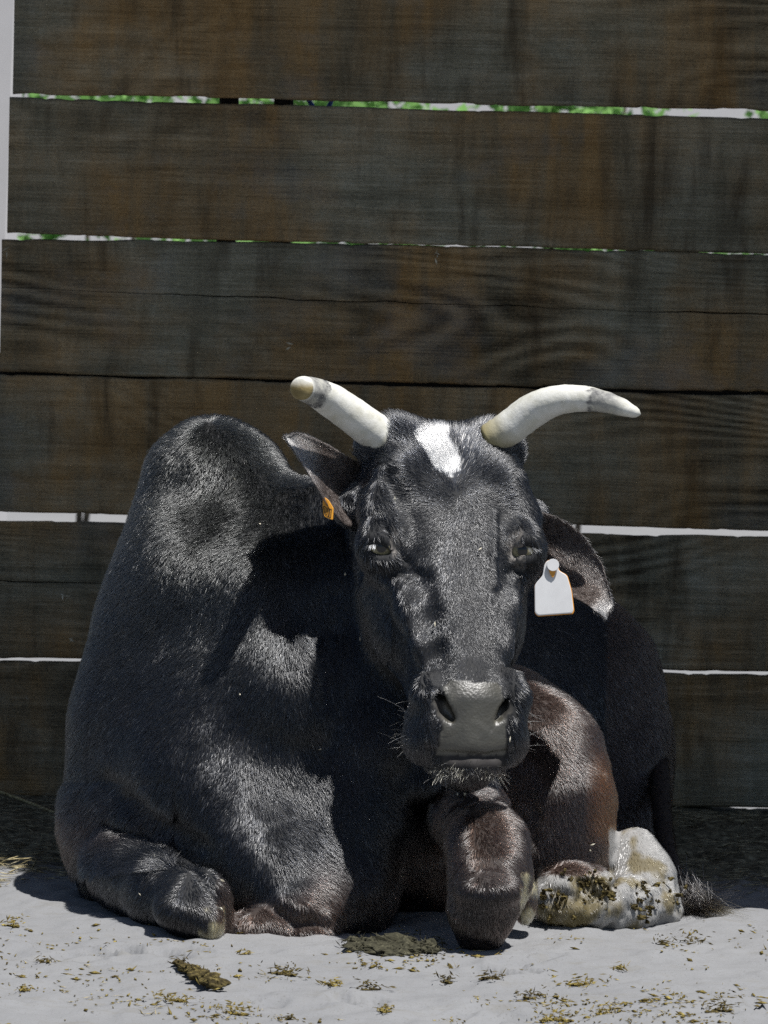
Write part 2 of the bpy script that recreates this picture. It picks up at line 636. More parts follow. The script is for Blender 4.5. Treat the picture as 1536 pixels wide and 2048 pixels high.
M_LEAF = leaf_mat('hedge_leaf', (0.14, 0.30, 0.08), (0.28, 0.48, 0.17))
M_BARK = simple_mat('bark', (0.05, 0.04, 0.03), (0.12, 0.1, 0.08), 30)


def shrub(cx, cy, base, h, w, n, seed, label):
    rs = np.random.RandomState(seed)
    root = empty('shrub', (cx, cy, base))
    tag(root, label, 'shrub', 'shrubs beyond the fence')
    V, F = [], []
    for s in range(2):
        a = rs.uniform(0, 6.28)
        p = smooth_path([(cx, cy, base), (cx + .3 * w * math.cos(a), cy + .3 * w * math.sin(a), base + h * .45), (cx + .6 * w * math.cos(a), cy + .6 * w * math.sin(a), base + h * .85)], 8)
        v, f = tube(p, np.linspace(.014, .006, 8), 6)
        F += [[q + len(V) for q in ff] for ff in f]
        V += list(v)
    keep(new_mesh_obj('trunk', V, F, M_BARK), root)
    cen = rs.normal(0, 1, (46, 3))
    cen /= np.linalg.norm(cen, axis=1)[:, None]
    cen *= rs.uniform(.25, 1, (46, 1)) ** .5
    cen = np.array([cx, cy, base + h * .58]) + cen * np.array([w, w, h * .42])
    ci = rs.randint(0, 46, n)
    P = cen[ci] + rs.normal(0, .11, (n, 3))
    P[:, 2] = np.maximum(P[:, 2], base + .75 + rs.uniform(0, .3, n))
    A = rs.normal(0, 1, (n, 3))
    A /= np.linalg.norm(A, axis=1)[:, None]
    B = np.cross(A, rs.normal(0, 1, (n, 3)))
    B /= np.linalg.norm(B, axis=1)[:, None]
    L = rs.uniform(.03, .055, (n, 1))
    q = np.stack([P - A * L, P + B * L * .5, P + A * L, P - B * L * .5], 1).reshape(-1, 3)
    fc = np.arange(n * 4).reshape(-1, 4)
    keep(new_mesh_obj('crown', q, fc, M_LEAF, smooth=False), root)


shrub_spec = [(-2.05, 9.0, 2.7, .62, 3600, 'leafy shrub seen through the top gap at its far left end'),
              (-1.15, 9.8, 2.25, .50, 2600, 'leafy shrub seen through the top gap just left of the dark fence posts'),
              (-0.22, 9.4, 2.5, .42, 2600, 'leafy shrub seen through the top gap just right of the blue rope'),
              (0.72, 9.9, 2.35, .40, 2200, 'leafy shrub seen through the top gap above the right horn'),
              (1.55, 10.4, 2.3, .30, 1200, 'narrow leafy shrub seen near the right end of the top gap')]
for i, (sx, sy, sh, sw, sn, sl) in enumerate(shrub_spec):
    shrub(sx, sy, -0.18, sh, sw, sn, 40 + i, sl)

M_ROPE = simple_mat('blue_rope', (0.02, 0.07, 0.32), (0.05, 0.13, 0.5), 400, 0.6)
rp = smooth_path([at(u, v, PB + .03) for u, v in ((596, 150), (612, 192), (640, 226), (662, 204), (650, 186), (628, 160))], 30)
v, f = tube(rp, np.full(30, 0.004), 8)
rope = new_mesh_obj('rope', v, f, M_ROPE)
tag(rope, 'loop of blue rope showing in the top fence gap', 'rope')
# ------------------------------------------------------------------ bull: implicit body, polygonised as one skin
def smin(a, b, k):
    h = np.clip(0.5 + 0.5 * (b - a) / k, 0, 1)
    return b + (a - b) * h - k * h * (1 - h)


class Field:
    MARGIN = 0.045

    def __init__(self):
        self.ops = []

    def chain(self, pts, k=0.03, op='add'):
        """pts: (u, v, y, radius in photograph pixels); tapered capsule chain"""
        w = [(at(u, v, y), px(r, y)) for u, v, y, r in pts]
        if len(w) == 1:
            w = w * 2
        for (a, ra), (b, rb) in zip(w[:-1], w[1:]):
            R = max(ra, rb)
            self.ops.append(('cap', op, k, np.minimum(a, b) - R, np.maximum(a, b) + R, (a, b, ra, rb)))

    def blob(self, u, v, y, rx, ry, rz, k=0.03, op='add', rot=0.0, tilt=0.0):
        """ellipsoid, radii in photograph pixels; rot about the view axis, tilt about x, degrees"""
        c = at(u, v, y)
        r = np.array([px(rx, y), px(ry, y), px(rz, y)])
        M = np.array((Matrix.Rotation(math.radians(rot), 3, 'Y') @ Matrix.Rotation(math.radians(tilt), 3, 'X')))
        R = r.max()
        self.ops.append(('ell', op, k, c - R, c + R, (c, r, M)))

    def func(self, fn, lo, hi, k=0.03, op='add'):
        self.ops.append(('fn', op, k, np.asarray(lo), np.asarray(hi), fn))

    def __call__(self, P):
        P = P.astype(np.float32)
        d = np.full(len(P), 0.5, np.float32)
        for kind, op, k, lo, hi, arg in self.ops:
            m = self.MARGIN + k
            sel = np.flatnonzero(((P > (lo - m)) & (P < (hi + m))).all(1))
            if len(sel) == 0:
                continue
            q = P[sel]
            if kind == 'cap':
                a, b, ra, rb = arg
                ba = (b - a).astype(np.float32)
                L2 = float(ba @ ba)
                pa = q - a.astype(np.float32)
                t = np.clip(pa @ ba / L2, 0, 1) if L2 > 1e-10 else np.zeros(len(q), np.float32)
                e = np.linalg.norm(pa - t[:, None] * ba, axis=1) - (ra + (rb - ra) * t)
            elif kind == 'ell':
                c, r, M = arg
                w = (q - c.astype(np.float32)) @ M.astype(np.float32)
                k0 = np.linalg.norm(w / r, axis=1)
                k1 = np.linalg.norm(w / (r * r), axis=1) + 1e-6
                e = k0 * (k0 - 1) / k1
            else:
                e = arg(q)
            e = e.astype(np.float32)
            if op == 'add':
                d[sel] = smin(d[sel], e, k)
            else:
                d[sel] = -smin(-d[sel], e, k)
        return d


def surface_net(f, lo, hi, h, band=6):
    """polygonise f = 0 : coarse pass, then a narrow band at step h (naive surface nets)"""
    lo = np.asarray(lo, float)
    n = np.ceil((np.asarray(hi) - lo) / (h * band)).astype(int)
    H = h * band
    cc = np.stack(np.meshgrid(*[np.arange(k) for k in n], indexing='ij'), -1).reshape(-1, 3)
    dc = f(lo + (cc + 0.5) * H)
    near = cc[np.abs(dc) < H * 1.25]
    D = np.repeat(np.repeat(np.repeat(np.where(dc < 0, -1.0, 1.0).astype(np.float32).reshape(n), band, 0), band, 1), band, 2)
    loc = np.stack(np.meshgrid(*[np.arange(band)] * 3, indexing='ij'), -1).reshape(-1, 3)
    for s in range(0, len(near), 4000):
        I = (near[s:s + 4000, None, :] * band + loc[None]).reshape(-1, 3)
        D[I[:, 0], I[:, 1], I[:, 2]] = f(lo + I * h)
    S = (D < 0)
    N0, N1, N2 = S.shape
    cnt = np.zeros((N0 - 1, N1 - 1, N2 - 1), np.uint8)
    for i in (0, 1):
        for j in (0, 1):
            for k in (0, 1):
                cnt += S[i:N0 - 1 + i, j:N1 - 1 + j, k:N2 - 1 + k]
    act = np.argwhere((cnt > 0) & (cnt < 8))
    ids = np.full(cnt.shape, -1, np.int32)
    ids[act[:, 0], act[:, 1], act[:, 2]] = np.arange(len(act))
    acc = np.zeros((len(act), 3))
    num = np.zeros(len(act))
    corners = [(i, j, k) for i in (0, 1) for j in (0, 1) for k in (0, 1)]
    val = {c: D[act[:, 0] + c[0], act[:, 1] + c[1], act[:, 2] + c[2]] for c in corners}
    for c in corners:
        for ax in range(3):
            if c[ax]:
                continue
            e = list(c)
            e[ax] = 1
            va, vb = val[c], val[tuple(e)]
            x = (va < 0) != (vb < 0)
            t = np.where(x, va / (va - vb + 1e-12), 0)
            p = np.tile(np.array(c, float), (len(act), 1))
            p[:, ax] += t
            acc[x] += p[x]
            num[x] += 1
    V = lo + (act + acc / num[:, None]) * h
    quads = []
    for ax in range(3):
        sl0 = [slice(None)] * 3
        sl1 = [slice(None)] * 3
        sl0[ax] = slice(0, -1)
        sl1[ax] = slice(1, None)
        A, B = S[tuple(sl0)], S[tuple(sl1)]
        E = np.argwhere(A != B)
        o1, o2 = [x for x in range(3) if x != ax]
        ok = (E[:, o1] > 0) & (E[:, o2] > 0) & (E[:, o1] < S.shape[o1] - 1) & (E[:, o2] < S.shape[o2] - 1)
        E = E[ok]
        q = []
        for d1, d2 in ((-1, -1), (0, -1), (0, 0), (-1, 0)):
            c = E.copy()
            c[:, o1] += d1
            c[:, o2] += d2
            q.append(ids[c[:, 0], c[:, 1], c[:, 2]])
        q = np.stack(q, 1)
        flip = A[E[:, 0], E[:, 1], E[:, 2]]
        if ax == 1:
            flip = ~flip
        q[~flip] = q[~flip][:, ::-1]
        quads.append(q[(q >= 0).all(1)])
    return V, np.concatenate(quads)


# ---- head: a loft along the axis poll -> chin, symmetric, turned a little to the bull's left
HP0 = at(886, 838, 0.125)
HP1 = at(944, 1548, -0.165)
H_L = np.linalg.norm(HP1 - HP0)
H_A = (HP1 - HP0) / H_L
_yaw = math.radians(12)
_r0 = np.array([1.0, 0, 0])
_r0 = _r0 - H_A * (_r0 @ H_A)
_r0 /= np.linalg.norm(_r0)
_n0 = np.cross(H_A, _r0)
if _n0[1] > 0:
    _n0 = -_n0
H_R = _r0 * math.cos(_yaw) + _n0 * -math.sin(_yaw)
H_R = _r0 * math.cos(_yaw) - (-_n0) * 0 + _n0 * 0
# face turned towards +x: the face normal leans to +x, the lateral axis leans back
H_N = _n0 * math.cos(_yaw) + _r0 * math.sin(_yaw)
H_R = _r0 * math.cos(_yaw) - _n0 * math.sin(_yaw)
_s = np.array([-0.05, 0.0, 0.06, 0.14, 0.24, 0.34, 0.42, 0.52, 0.62, 0.72, 0.78, 0.84, 0.90, 0.95, 1.0, 1.05])
_nf = np.array([0.00, 0.018, 0.034, 0.044, 0.048, 0.046, 0.044, 0.044, 0.045, 0.046, 0.047, 0.045, 0.022, 0.000, -0.020, -0.04])
_nb = np.array([-.09, -.11, -.13, -.145, -.155, -.16, -.162, -.155, -.140, -.118, -.104, -.094, -.088, -.084, -.078, -.07])
_wf = np.array([.065, .085, .098, .104, .103, .096, .086, .076, .067, .061, .060, .064, .066, .048, .034, .02])
_wb = np.array([.07, .085, .098, .108, .113, .113, .108, .096, .081, .070, .068, .070, .070, .054, .036, .02])


def head_local(q):
    w = q - HP0.astype(q.dtype)
    return w @ H_R.astype(q.dtype), (w @ H_A.astype(q.dtype)) / H_L, w @ H_N.astype(q.dtype)


def head_pt(x, s, n):
    return HP0 + H_R * x + H_A * (s * H_L) + H_N * n


def head_sdf(q):
    x, s, n = head_local(q)
    nf = np.interp(s, _s, _nf)
    nb = np.interp(s, _s, _nb)
    wf = np.interp(s, _s, _wf)
    wb = np.interp(s, _s, _wb)
    half = (nf - nb) * 0.5
    tau = np.clip((n - nb) / (nf - nb), 0, 1)
    st = tau * tau * (3 - 2 * tau)
    w = wb + (wf - wb) * st
    p = 2.9
    val = (np.abs(x / w) ** p + np.abs((n - (nf + nb) * 0.5) / half) ** p) ** (1 / p)
    d = (val - 1) * np.minimum(w, half) * 0.85
    cap = (np.abs(s - 0.5) - 0.5) * H_L
    k = 0.05
    return -smin(-d, -cap, k)


HEAD_LO = np.minimum(HP0, HP1) - np.array([.17, .1, .05])
HEAD_HI = np.maximum(HP0, HP1) + np.array([.17, .22, .05])


def build_field():
    B = Field()
    # trunk -------------------------------------------------------------
    B.chain([(420, 954, .35, 94), (412, 1080, .34, 140), (392, 1260, .33, 190), (372, 1450, .31, 222), (364, 1640, .29, 224), (366, 1740, .30, 198)], .05)
    B.chain([(470, 1330, .46, 230), (700, 1400, .75, 300), (940, 1430, .95, 275), (1095, 1400, 1.02, 232)], .08)
    B.chain([(1080, 1420, 1.02, 228), (1150, 1540, .98, 180), (1185, 1640, .92, 150)], .06)
    B.chain([(500, 1700, .5, 190), (800, 1680, .8, 200), (1050, 1660, .9, 170)], .06)
    B.chain([(388, 962, .355, 84), (425, 950, .35, 94), (478, 958, .34, 84)], .04)
    B.chain([(545, 1250, .195, 138), (580, 1345, .165, 142)], .06)
    # crest and neck
    B.chain([(455, 965, .33, 78), (560, 1060, .27, 88), (680, 1075, .24, 100), (800, 1060, .22, 110)], .05)
    B.chain([(430, 1180, .26, 150), (580, 1200, .21, 140), (730, 1180, .19, 130), (830, 1130, .18, 120)], .06)
    B.chain([(465, 1420, .19, 170), (600, 1400, .16, 150), (740, 1340, .15, 110)], .06)
    # chest and brisket
    B.chain([(430, 1560, .17, 190), (500, 1640, .13, 165), (560, 1740, .05, 120), (600, 1815, -.02, 76)], .05)
    B.chain([(600, 1450, .15, 130), (640, 1600, .12, 110), (660, 1740, .06, 90), (650, 1830, .00, 64)], .05)
    # dewlap hanging under throat and chin
    B.chain([(770, 1330, .12, 80), (760, 1480, .08, 70), (740, 1640, .06, 60), (730, 1780, .04, 48), (740, 1850, .03, 30)], .05)
    B.chain([(860, 1380, .10, 55), (855, 1480, .07, 44), (848, 1560, .05, 38)], .03)
    B.chain([(700, 1600, .10, 90), (800, 1700, .16, 90), (860, 1780, .22, 80)], .05)
    
    # folded foreleg, viewer's left: forearm, knee, cannon tucked under
    B.chain([(205, 1660, .26, 56), (255, 1738, .15, 78), (330, 1790, .00, 78), (392, 1808, -.070, 68)], .018)
    B.chain([(392, 1808, -.070, 66), (402, 1842, -.085, 52)], .02)
    B.chain([(440, 1862, -.05, 34), (520, 1862, -.05, 40), (640, 1864, -.06, 34)], .02)
    B.blob(420, 1850, -.115, 26, 30, 36, .012)
    B.blob(366, 1822, -.105, 58, 44, 40, .022)
    # shaggy elbow fold
    B.chain([(198, 1620, .24, 42), (255, 1655, .16, 32), (340, 1700, .07, 22)], .02)
    # upright folded knee, viewer's right
    B.chain([(925, 1560, .20, 60), (945, 1640, .06, 76), (972, 1700, -.09, 82)], .02)
    B.chain([(976, 1690, -.105, 80), (978, 1755, -.150, 80), (962, 1820, -.175, 66), (958, 1866, -.165, 50)], .02)
    B.blob(980, 1782, -.215, 68, 44, 38, .022)
    B.chain([(905, 1590, .12, 32), (925, 1610, .10, 30)], .015)
    B.blob(1050, 1800, -.06, 24, 40, 50, .012)
    # hind thigh, stifle and hock, viewer's right
    B.chain([(1010, 1450, .36, 120), (1075, 1520, .27, 128), (1108, 1600, .23, 112), (1110, 1690, .22, 104), (1085, 1750, .22, 90)], .03)
    B.chain([(1188, 1540, .29, 22), (1196, 1600, .26, 18), (1186, 1660, .24, 18)], .03)
    B.chain([(1188, 1700, .23, 42), (1195, 1740, .22, 36)], .012)
    # pale hind foot stretched forward
    B.chain([(1268, 1704, .24, 46), (1285, 1760, .22, 62), (1296, 1810, .20, 60)], .02)
    B.chain([(1296, 1815, .19, 56), (1240, 1815, .14, 50), (1160, 1800, .08, 56), (1125, 1805, .06, 50)], .03)
    B.chain([(1180, 1778, .12, 40), (1130, 1775, .08, 36), (1100, 1800, .06, 34)], .03)
    # dents of the fetlock
    B.chain([(1165, 1770, .045, 12), (1180, 1795, .03, 16), (1150, 1800, .02, 14)], .012, 'sub')
    # head ---------------------------------------------------------------
    HF = lambda q: head_sdf(q)
    B.func(HF, HEAD_LO, HEAD_HI, .035)

    def hp(x, s, n, r):
        p = head_pt(x, s, n)
        return p, r

    def hchain(pts, k=.02, op='add'):
        w = [hp(*p) for p in pts]
        if len(w) == 1:
            w = w * 2
        for (a, ra), (b, rb) in zip(w[:-1], w[1:]):
            R = max(ra, rb)
            B.ops.append(('cap', op, k, np.minimum(a, b) - R, np.maximum(a, b) + R, (a, b, ra, rb)))

    def hblob(x, s, n, rx, rs, rn, k=.02, op='add'):
        c = head_pt(x, s, n)
        M = np.stack([H_R, H_A, H_N], 1)
        r = np.array([rx, rs, rn])
        R = r.max()
        B.ops.append(('ell', op, k, c - R, c + R, (c, r, M)))

    for sg in (-1, 1):
        # horn stumps under the hair, poll bulge
        hchain([(sg * .072, .06, -.015, .036), (sg * .094, .06, -.02, .032)], .03)
        # brow over the eye, then the bulge the eye sits in
        hchain([(sg * .078, .20, .010, .034), (sg * .096, .28, -.004, .030), (sg * .090, .34, -.004, .022)], .03)
        hblob(sg * .100, .385, -.012, .026, .040, .030, .025)
        # ear root
        hchain([(sg * .105, .20, -.055, .034), (sg * .135, .215, -.06, .026)], .03)
        # cheek (masseter), with the facial crest
        hblob(sg * .076, .48, -.070, .036, .085, .050, .04)
        hchain([(sg * .078, .46, -.004, .012), (sg * .066, .56, .006, .012), (sg * .058, .66, .008, .012)], .03)
        # lips / side of the muzzle
        hblob(sg * .058, .865, -.010, .027, .050, .042, .022)
        hblob(sg * .060, .900, -.020, .027, .028, .034, .014)
        # nostril wing
        hchain([(sg * .060, .765, .034, .015), (sg * .065, .81, .030, .016), (sg * .056, .862, .020, .014)], .018)
    # nose pad
    hblob(0, .812, .026, .040, .042, .026, .02)
    hblob(0, .885, .004, .048, .048, .030, .02)
    # chin and lower lip
    hblob(0, .962, -.030, .042, .028, .034, .018)
    return B


BODY = build_field()


def surf_many(uv):
    """points where the camera rays through pixels (u, v) meet the animal"""
    uv = np.asarray(uv, float)
    D = np.stack([(uv[:, 0] - 768.0) / FPX, -(uv[:, 1] - 1024.0) / FPX, -np.ones(len(uv))], 1) @ _R3.T
    D /= np.linalg.norm(D, axis=1)[:, None]
    t = np.full(len(uv), 5.62)
    for _ in range(60):
        e = BODY(CAM_POS + D * t[:, None])
        t = t + np.where(e < 0.0006, 0, np.clip(e * 0.75, 0.0005, 0.03))
        if (e < 0.0006).all():
            break
    return CAM_POS + D * t[:, None]


def surf(u, v):
    return surf_many([(u, v)])[0]


LINES = []


def sline(pts, r, k=.01, op='sub', depth=.6, taper=True):
    """crease or ridge drawn along the skin: pts and r in pixels; depth: how far it bites, in radii"""
    LINES.append((pts, r, k, op, depth, taper))


def flush_lines():
    allp = np.concatenate([np.array(l[0], float) for l in LINES])
    Q = surf_many(allp)
    i = 0
    for pts, r, k, op, depth, taper in LINES:
        m = len(pts)
        q = Q[i:i + m].copy()
        i += m
        R = px(r)
        q[:, 1] += (-(1 - depth) if op == 'sub' else (1 - depth)) * R
        rr = np.full(m, R)
        if taper:
            rr = rr * np.interp(np.linspace(0, 1, m), [0, .3, .7, 1], [.55, 1, 1, .5])
        for a, b, ra, rb in zip(q[:-1], q[1:], rr[:-1], rr[1:]):
            BODY.ops.append(('cap', op, k, np.minimum(a, b) - max(ra, rb), np.maximum(a, b) + max(ra, rb), (a, b, ra, rb)))
    LINES.clear()


EYE_PX = ((760, 1094), (1050, 1100))
EYE_C = [surf(*p) + np.array([dx, dy, 0]) for p, dx, dy in zip(EYE_PX, (.002, -.004), (.0045, -.0015))]
for (eu, ev), c, sg in zip(EYE_PX, EYE_C, (-1, 1)):
    BODY.ops.append(('ell', 'add', .03, c - .05, c + .05, (c + np.array([-.003 * sg, .013, .001]), np.array([.033, .026, .031]), np.eye(3))))
# soft hollows and ridges of the face
sline([(842, 1160), (852, 1230), (862, 1300), (868, 1345)], 16, .026, depth=.3)
sline([(775, 950), (790, 985)], 14, .03, depth=.5)
sline([(985, 1030), (983, 1110), (990, 1170)], 5, .010, 'add', .6)
flush_lines()
for (eu, ev), c, sg in zip(EYE_PX, EYE_C, (-1, 1)):
    cs = c + np.array([0, -.010, -.002])
    r = np.array([.0180, .022, .0098]) if sg < 0 else np.array([.0155, .022, .0108])
    BODY.ops.append(('ell', 'sub', .006, cs - .024, cs + .024, (cs, r, np.array(Matrix.Rotation(math.radians(18 if sg < 0 else -6), 3, 'Y')))))
# lids, wrinkles under and beside the eyes
sline([(724, 1090), (742, 1078), (764, 1078), (786, 1092), (800, 1116)], 8, .008, 'add', .7)
sline([(730, 1112), (752, 1124), (778, 1126), (800, 1124)], 9, .008, 'add', .7)
sline([(760, 1028), (774, 1058), (792, 1092), (812, 1122), (840, 1146)], 5.5, .006, depth=1)
sline([(768, 1060), (782, 1090), (796, 1112)], 4.0, .005, depth=1)
sline([(738, 1142), (765, 1146), (800, 1142), (836, 1146)], 6.5, .008, depth=1)
sline([(742, 1130), (770, 1134), (800, 1130)], 4.0, .005, depth=1)
sline([(1034, 1090), (1046, 1080), (1062, 1080), (1074, 1094)], 7, .008, 'add', .7)
sline([(1032, 1112), (1048, 1122), (1066, 1118)], 7, .008, 'add', .7)
sline([(1040, 1062), (1026, 1084), (1020, 1112)], 5, .006, depth=1)
sline([(1016, 1146), (1034, 1136), (1056, 1138)], 6, .008, depth=1)
# mouth line, then the slit nostrils
sline([(846, 1486), (868, 1504), (905, 1510), (945, 1512), (985, 1511), (1012, 1506), (1034, 1488)], 6, .006, depth=.9)
sline([(862, 1524), (905, 1532), (945, 1534), (985, 1532), (1016, 1524)], 7, .012, 'add', .5)
flush_lines()
for pts in (((872, 1383, 3.5), (878, 1402, 8), (889, 1424, 11), (903, 1440, 7.5)), ((1017, 1398, 3), (1011, 1414, 6), (1001, 1433, 7.5), (992, 1445, 5))):
    q = surf_many([p[:2] for p in pts])
    for k in range(len(pts) - 1):
        ra, rb = px(pts[k][2]), px(pts[k + 1][2])
        for dy in (-.004, .004, .012):
            a, b = q[k] + np.array([0, dy, .3 * max(dy, 0)]), q[k + 1] + np.array([0, dy, .3 * max(dy, 0)])
            BODY.ops.append(('cap', 'sub', .004, np.minimum(a, b) - .012, np.maximum(a, b) + .012, (a, b, ra, rb)))
    m_ = (q[1] + q[2]) / 2
    e_ = m_ + np.array([-.15 * np.sign(m_[0] - .13) * .0, .045, .025])
    BODY.ops.append(('cap', 'sub', .004, np.minimum(m_, e_) - .012, np.maximum(m_, e_) + .012, (m_, e_, px(8), px(9))))
# slack skin: neck, chest and brisket creases
sline([(672, 1180), (664, 1250), (668, 1330)], 8, .018, depth=.35)
sline([(640, 1190), (632, 1260), (640, 1340), (650, 1400)], 7, .018, depth=.35)
sline([(556, 1826), (585, 1848), (620, 1842), (655, 1852)], 7, .010, depth=1)
sline([(570, 1800), (610, 1815), (650, 1830)], 10, .014, 'add', .5)
sline([(215, 1640), (290, 1672), (360, 1715), (410, 1760), (446, 1800), (456, 1850)], 10, .012, depth=1)
sline([(210, 1560), (270, 1600), (330, 1650), (400, 1690)], 12, .03, depth=.3)
sline([(1100, 1775), (1130, 1790), (1110, 1812)], 9, .008, depth=.9)
sline([(1170, 1765), (1195, 1790), (1180, 1815)], 10, .008, depth=.9)
sline([(1222, 1740), (1230, 1780), (1222, 1815)], 9, .010, depth=.9)
sline([(1262, 1780), (1276, 1810)], 9, .008, depth=.9)
sline([(1058, 1560), (1070, 1620), (1072, 1690)], 7, .014)
sline([(900, 1622), (960, 1600), (1030, 1620), (1066, 1680)], 8, .012)
flush_lines()
VOX = 0.0042
bv, bf = surface_net(BODY, (-0.62, -0.34, -0.06), (0.66, 1.40, 0.80), VOX)
# gentle skin relief: slack folds on neck and chest
nrm_h = 0.002


def mesh_normals(V, Q):
    A, B, C, D = V[Q[:, 0]], V[Q[:, 1]], V[Q[:, 2]], V[Q[:, 3]]
    n = np.cross(C - A, D - B)
    out = np.zeros_like(V)
    for ax in range(3):
        out[:, ax] = np.bincount(Q.ravel(), np.repeat(n[:, ax], 4), len(V))
    return out / (np.linalg.norm(out, axis=1)[:, None] + 1e-12)


bn = mesh_normals(bv, bf)
if (bn * (bv - np.array([0.05, .4, .3]))).sum() < 0:
    bf = bf[:, ::-1].copy()
    bn = -bn
bhead = head_sdf(bv.astype(np.float32)) < 0.012
fold = fbm(bv * np.array([1.0, 1.0, 0.18]), 13.0, 2, 5)
amp = np.where(bhead, 0.0008, 0.0036)
bv = bv + bn * (amp * fold)[:, None]

U_, V_ = project(bv)
foot_ = np.clip((U_ - 1075) / 25, 0, 1) * np.clip((V_ - 1735) / 30, 0, 1) * (bv[:, 1] < .27) * (~bhead)
bv = bv + bn * (foot_ * .0060 * fbm(bv, 42.0, 3, 88))[:, None]
# coat colour (sRGB-independent reflectance) by place on the animal
def coat_colour(P, head_d, u, v):
    n1 = fbm(P, 7.0, 3, 61)
    n2 = noise3(P, 40.0, 77)
    black = np.array([0.008, 0.0087, 0.0105])
    brown = np.array([0.043, 0.028, 0.022])
    rust = np.array([0.22, 0.092, 0.032])
    white = np.array([0.60, 0.60, 0.59])
    c = np.tile(black, (len(P), 1))

    def put(col, w):
        w = np.clip(w, 0, 1)[:, None]
        c[:] = c * (1 - w) + np.asarray(col) * w

    hd = head_d < 0.012
    z = P[:, 2]
    # underline, elbow, brisket and legs go brown
    put(brown, np.clip((0.15 + 0.05 * n1 - z) / 0.12, 0, 1) * (0.45 + 0.45 * n1) * (~hd) * (u > 430) + 0.22 * n1 * (z < .30) * (~hd))
    right = (u > 1000) & (v > 1330) & (P[:, 1] < .62) & (P[:, 1] > .06) & (~hd)
    put(brown, right * (0.75 + 0.3 * n1))
    put(rust * .5, right * .6 * np.clip((u - 1165) / 35, 0, 1) * np.clip((v - 1480) / 60, 0, 1) * np.clip((1690 - v) / 30, 0, 1))
    put(brown * .8, (~hd) * (P[:, 1] > .62) * (u > 1210) * 0.6)
    leg = (u > 870) & (u < 1075) & (v > 1575) & (~hd)
    put(brown * .8, leg * (0.55 + 0.5 * n1))
    put(brown * .9, ((u > 440) & (u < 690) & (~hd)) * np.clip((v - 1760 + 30 * n1) / 70, 0, 1) * 0.8)
    put(brown, ((u < 360) & (~hd)) * np.clip((v - 1570 + 40 * n1) / 60, 0, 1) * np.clip((1730 + 30 * n1 - v) / 50, 0, 1) * (0.45 + .45 * n1))
    # white star on the forehead
    le = np.interp(v, [848, 867, 881, 908, 937, 949], [873, 837, 839, 859, 868, 892])
    ri = np.interp(v, [848, 857, 879, 896, 913, 939, 949], [897, 902, 897, 907, 919, 919, 900])
    jag = 4 * n2 + 4 * noise3(P, 130.0, 78)
    star = (u > le - jag) & (u < ri + jag) & (v > 846 + jag) & (v < 950 + jag) & hd
    put(white, star * 1.0)
    # pale hind foot and dusty pasterns
    pf = (u > 1075) & (v > 1738 + 12 * n1) & (P[:, 1] < .27) & (~hd)
    pf |= (u > 1216) & (v > 1650) & (P[:, 1] < .34) & (~hd)
    put((0.235, 0.232, 0.225), pf * 1.0)
    put((0.13, 0.105, 0.05), pf * np.clip(1.8 * (fbm(P, 34.0, 3, 97) - 0.05), 0, .9))
    put((0.10, 0.078, 0.028), pf * (u > 1092) * (u < 1222) * (v > 1752) * np.clip(.35 + 1.2 * fbm(P, 30.0, 3, 98), 0, .9))
    pa = ((np.abs(u - 422) < 26) & (np.abs(v - 1850) < 38) & (~hd)) | ((u > 1040) & (u < 1076) & (v > 1745) & (P[:, 1] < .12) & (~hd))
    put((0.36, 0.32, 0.20), pa * np.clip(0.35 + 1.1 * fbm(P, 55.0, 2, 15), 0, 1))
    return c, star, pf


hd_all = head_sdf(bv.astype(np.float32))
bcol, bstar, bpf = coat_colour(bv, hd_all, U_, V_)
hx, hs, hn = head_local(bv)
on_head = hd_all < 0.02
# bare nose leather, nostril lining, mouth
on_nose = (hd_all < .06) & (bv[:, 1] < -.07) & (hs > .7)
pad = on_nose & (hs > .792 - 3 * hx * hx + .006 * noise3(bv, 120.0, 9)) & (hs < .97) & (np.abs(hx) < np.interp(hs, [.78, .80, .86, .945], [.030, .040, .042, .049]) + .0015 * noise3(bv, 150.0, 19)) & (V_ < 1509)
padw = pad.astype(float)
lowlip = on_nose & (V_ >= 1507) & (V_ < 1529) & (U_ > 884) & (U_ < 1006) & (bv[:, 1] < -.08)
bald = pad | lowlip
bcol[lowlip] = np.array([0.03, 0.027, 0.026])
bcol[pad] = np.array([0.050, 0.047, 0.036])[None] * (1 + .25 * fbm(bv[pad], 60.0, 3, 12))[:, None]
eye_r = np.minimum(np.linalg.norm(bv - EYE_C[0], axis=1), np.linalg.norm(bv - EYE_C[1], axis=1))
kk_ = np.clip((.034 - eye_r) / .010, 0, 1)[:, None] * on_head[:, None]
bcol = bcol * (1 - kk_) + np.array([0.17, 0.155, 0.14]) * kk_
inner = np.zeros(len(bv), bool)
for pu, pv in ((880, 1405), (890, 1425), (902, 1440), (1011, 1416), (1000, 1434)):
    inner |= (np.hypot(U_ - pu, V_ - pv) < 15) & on_head
bcol[inner & ~pad] = np.array([0.05, 0.047, 0.042])

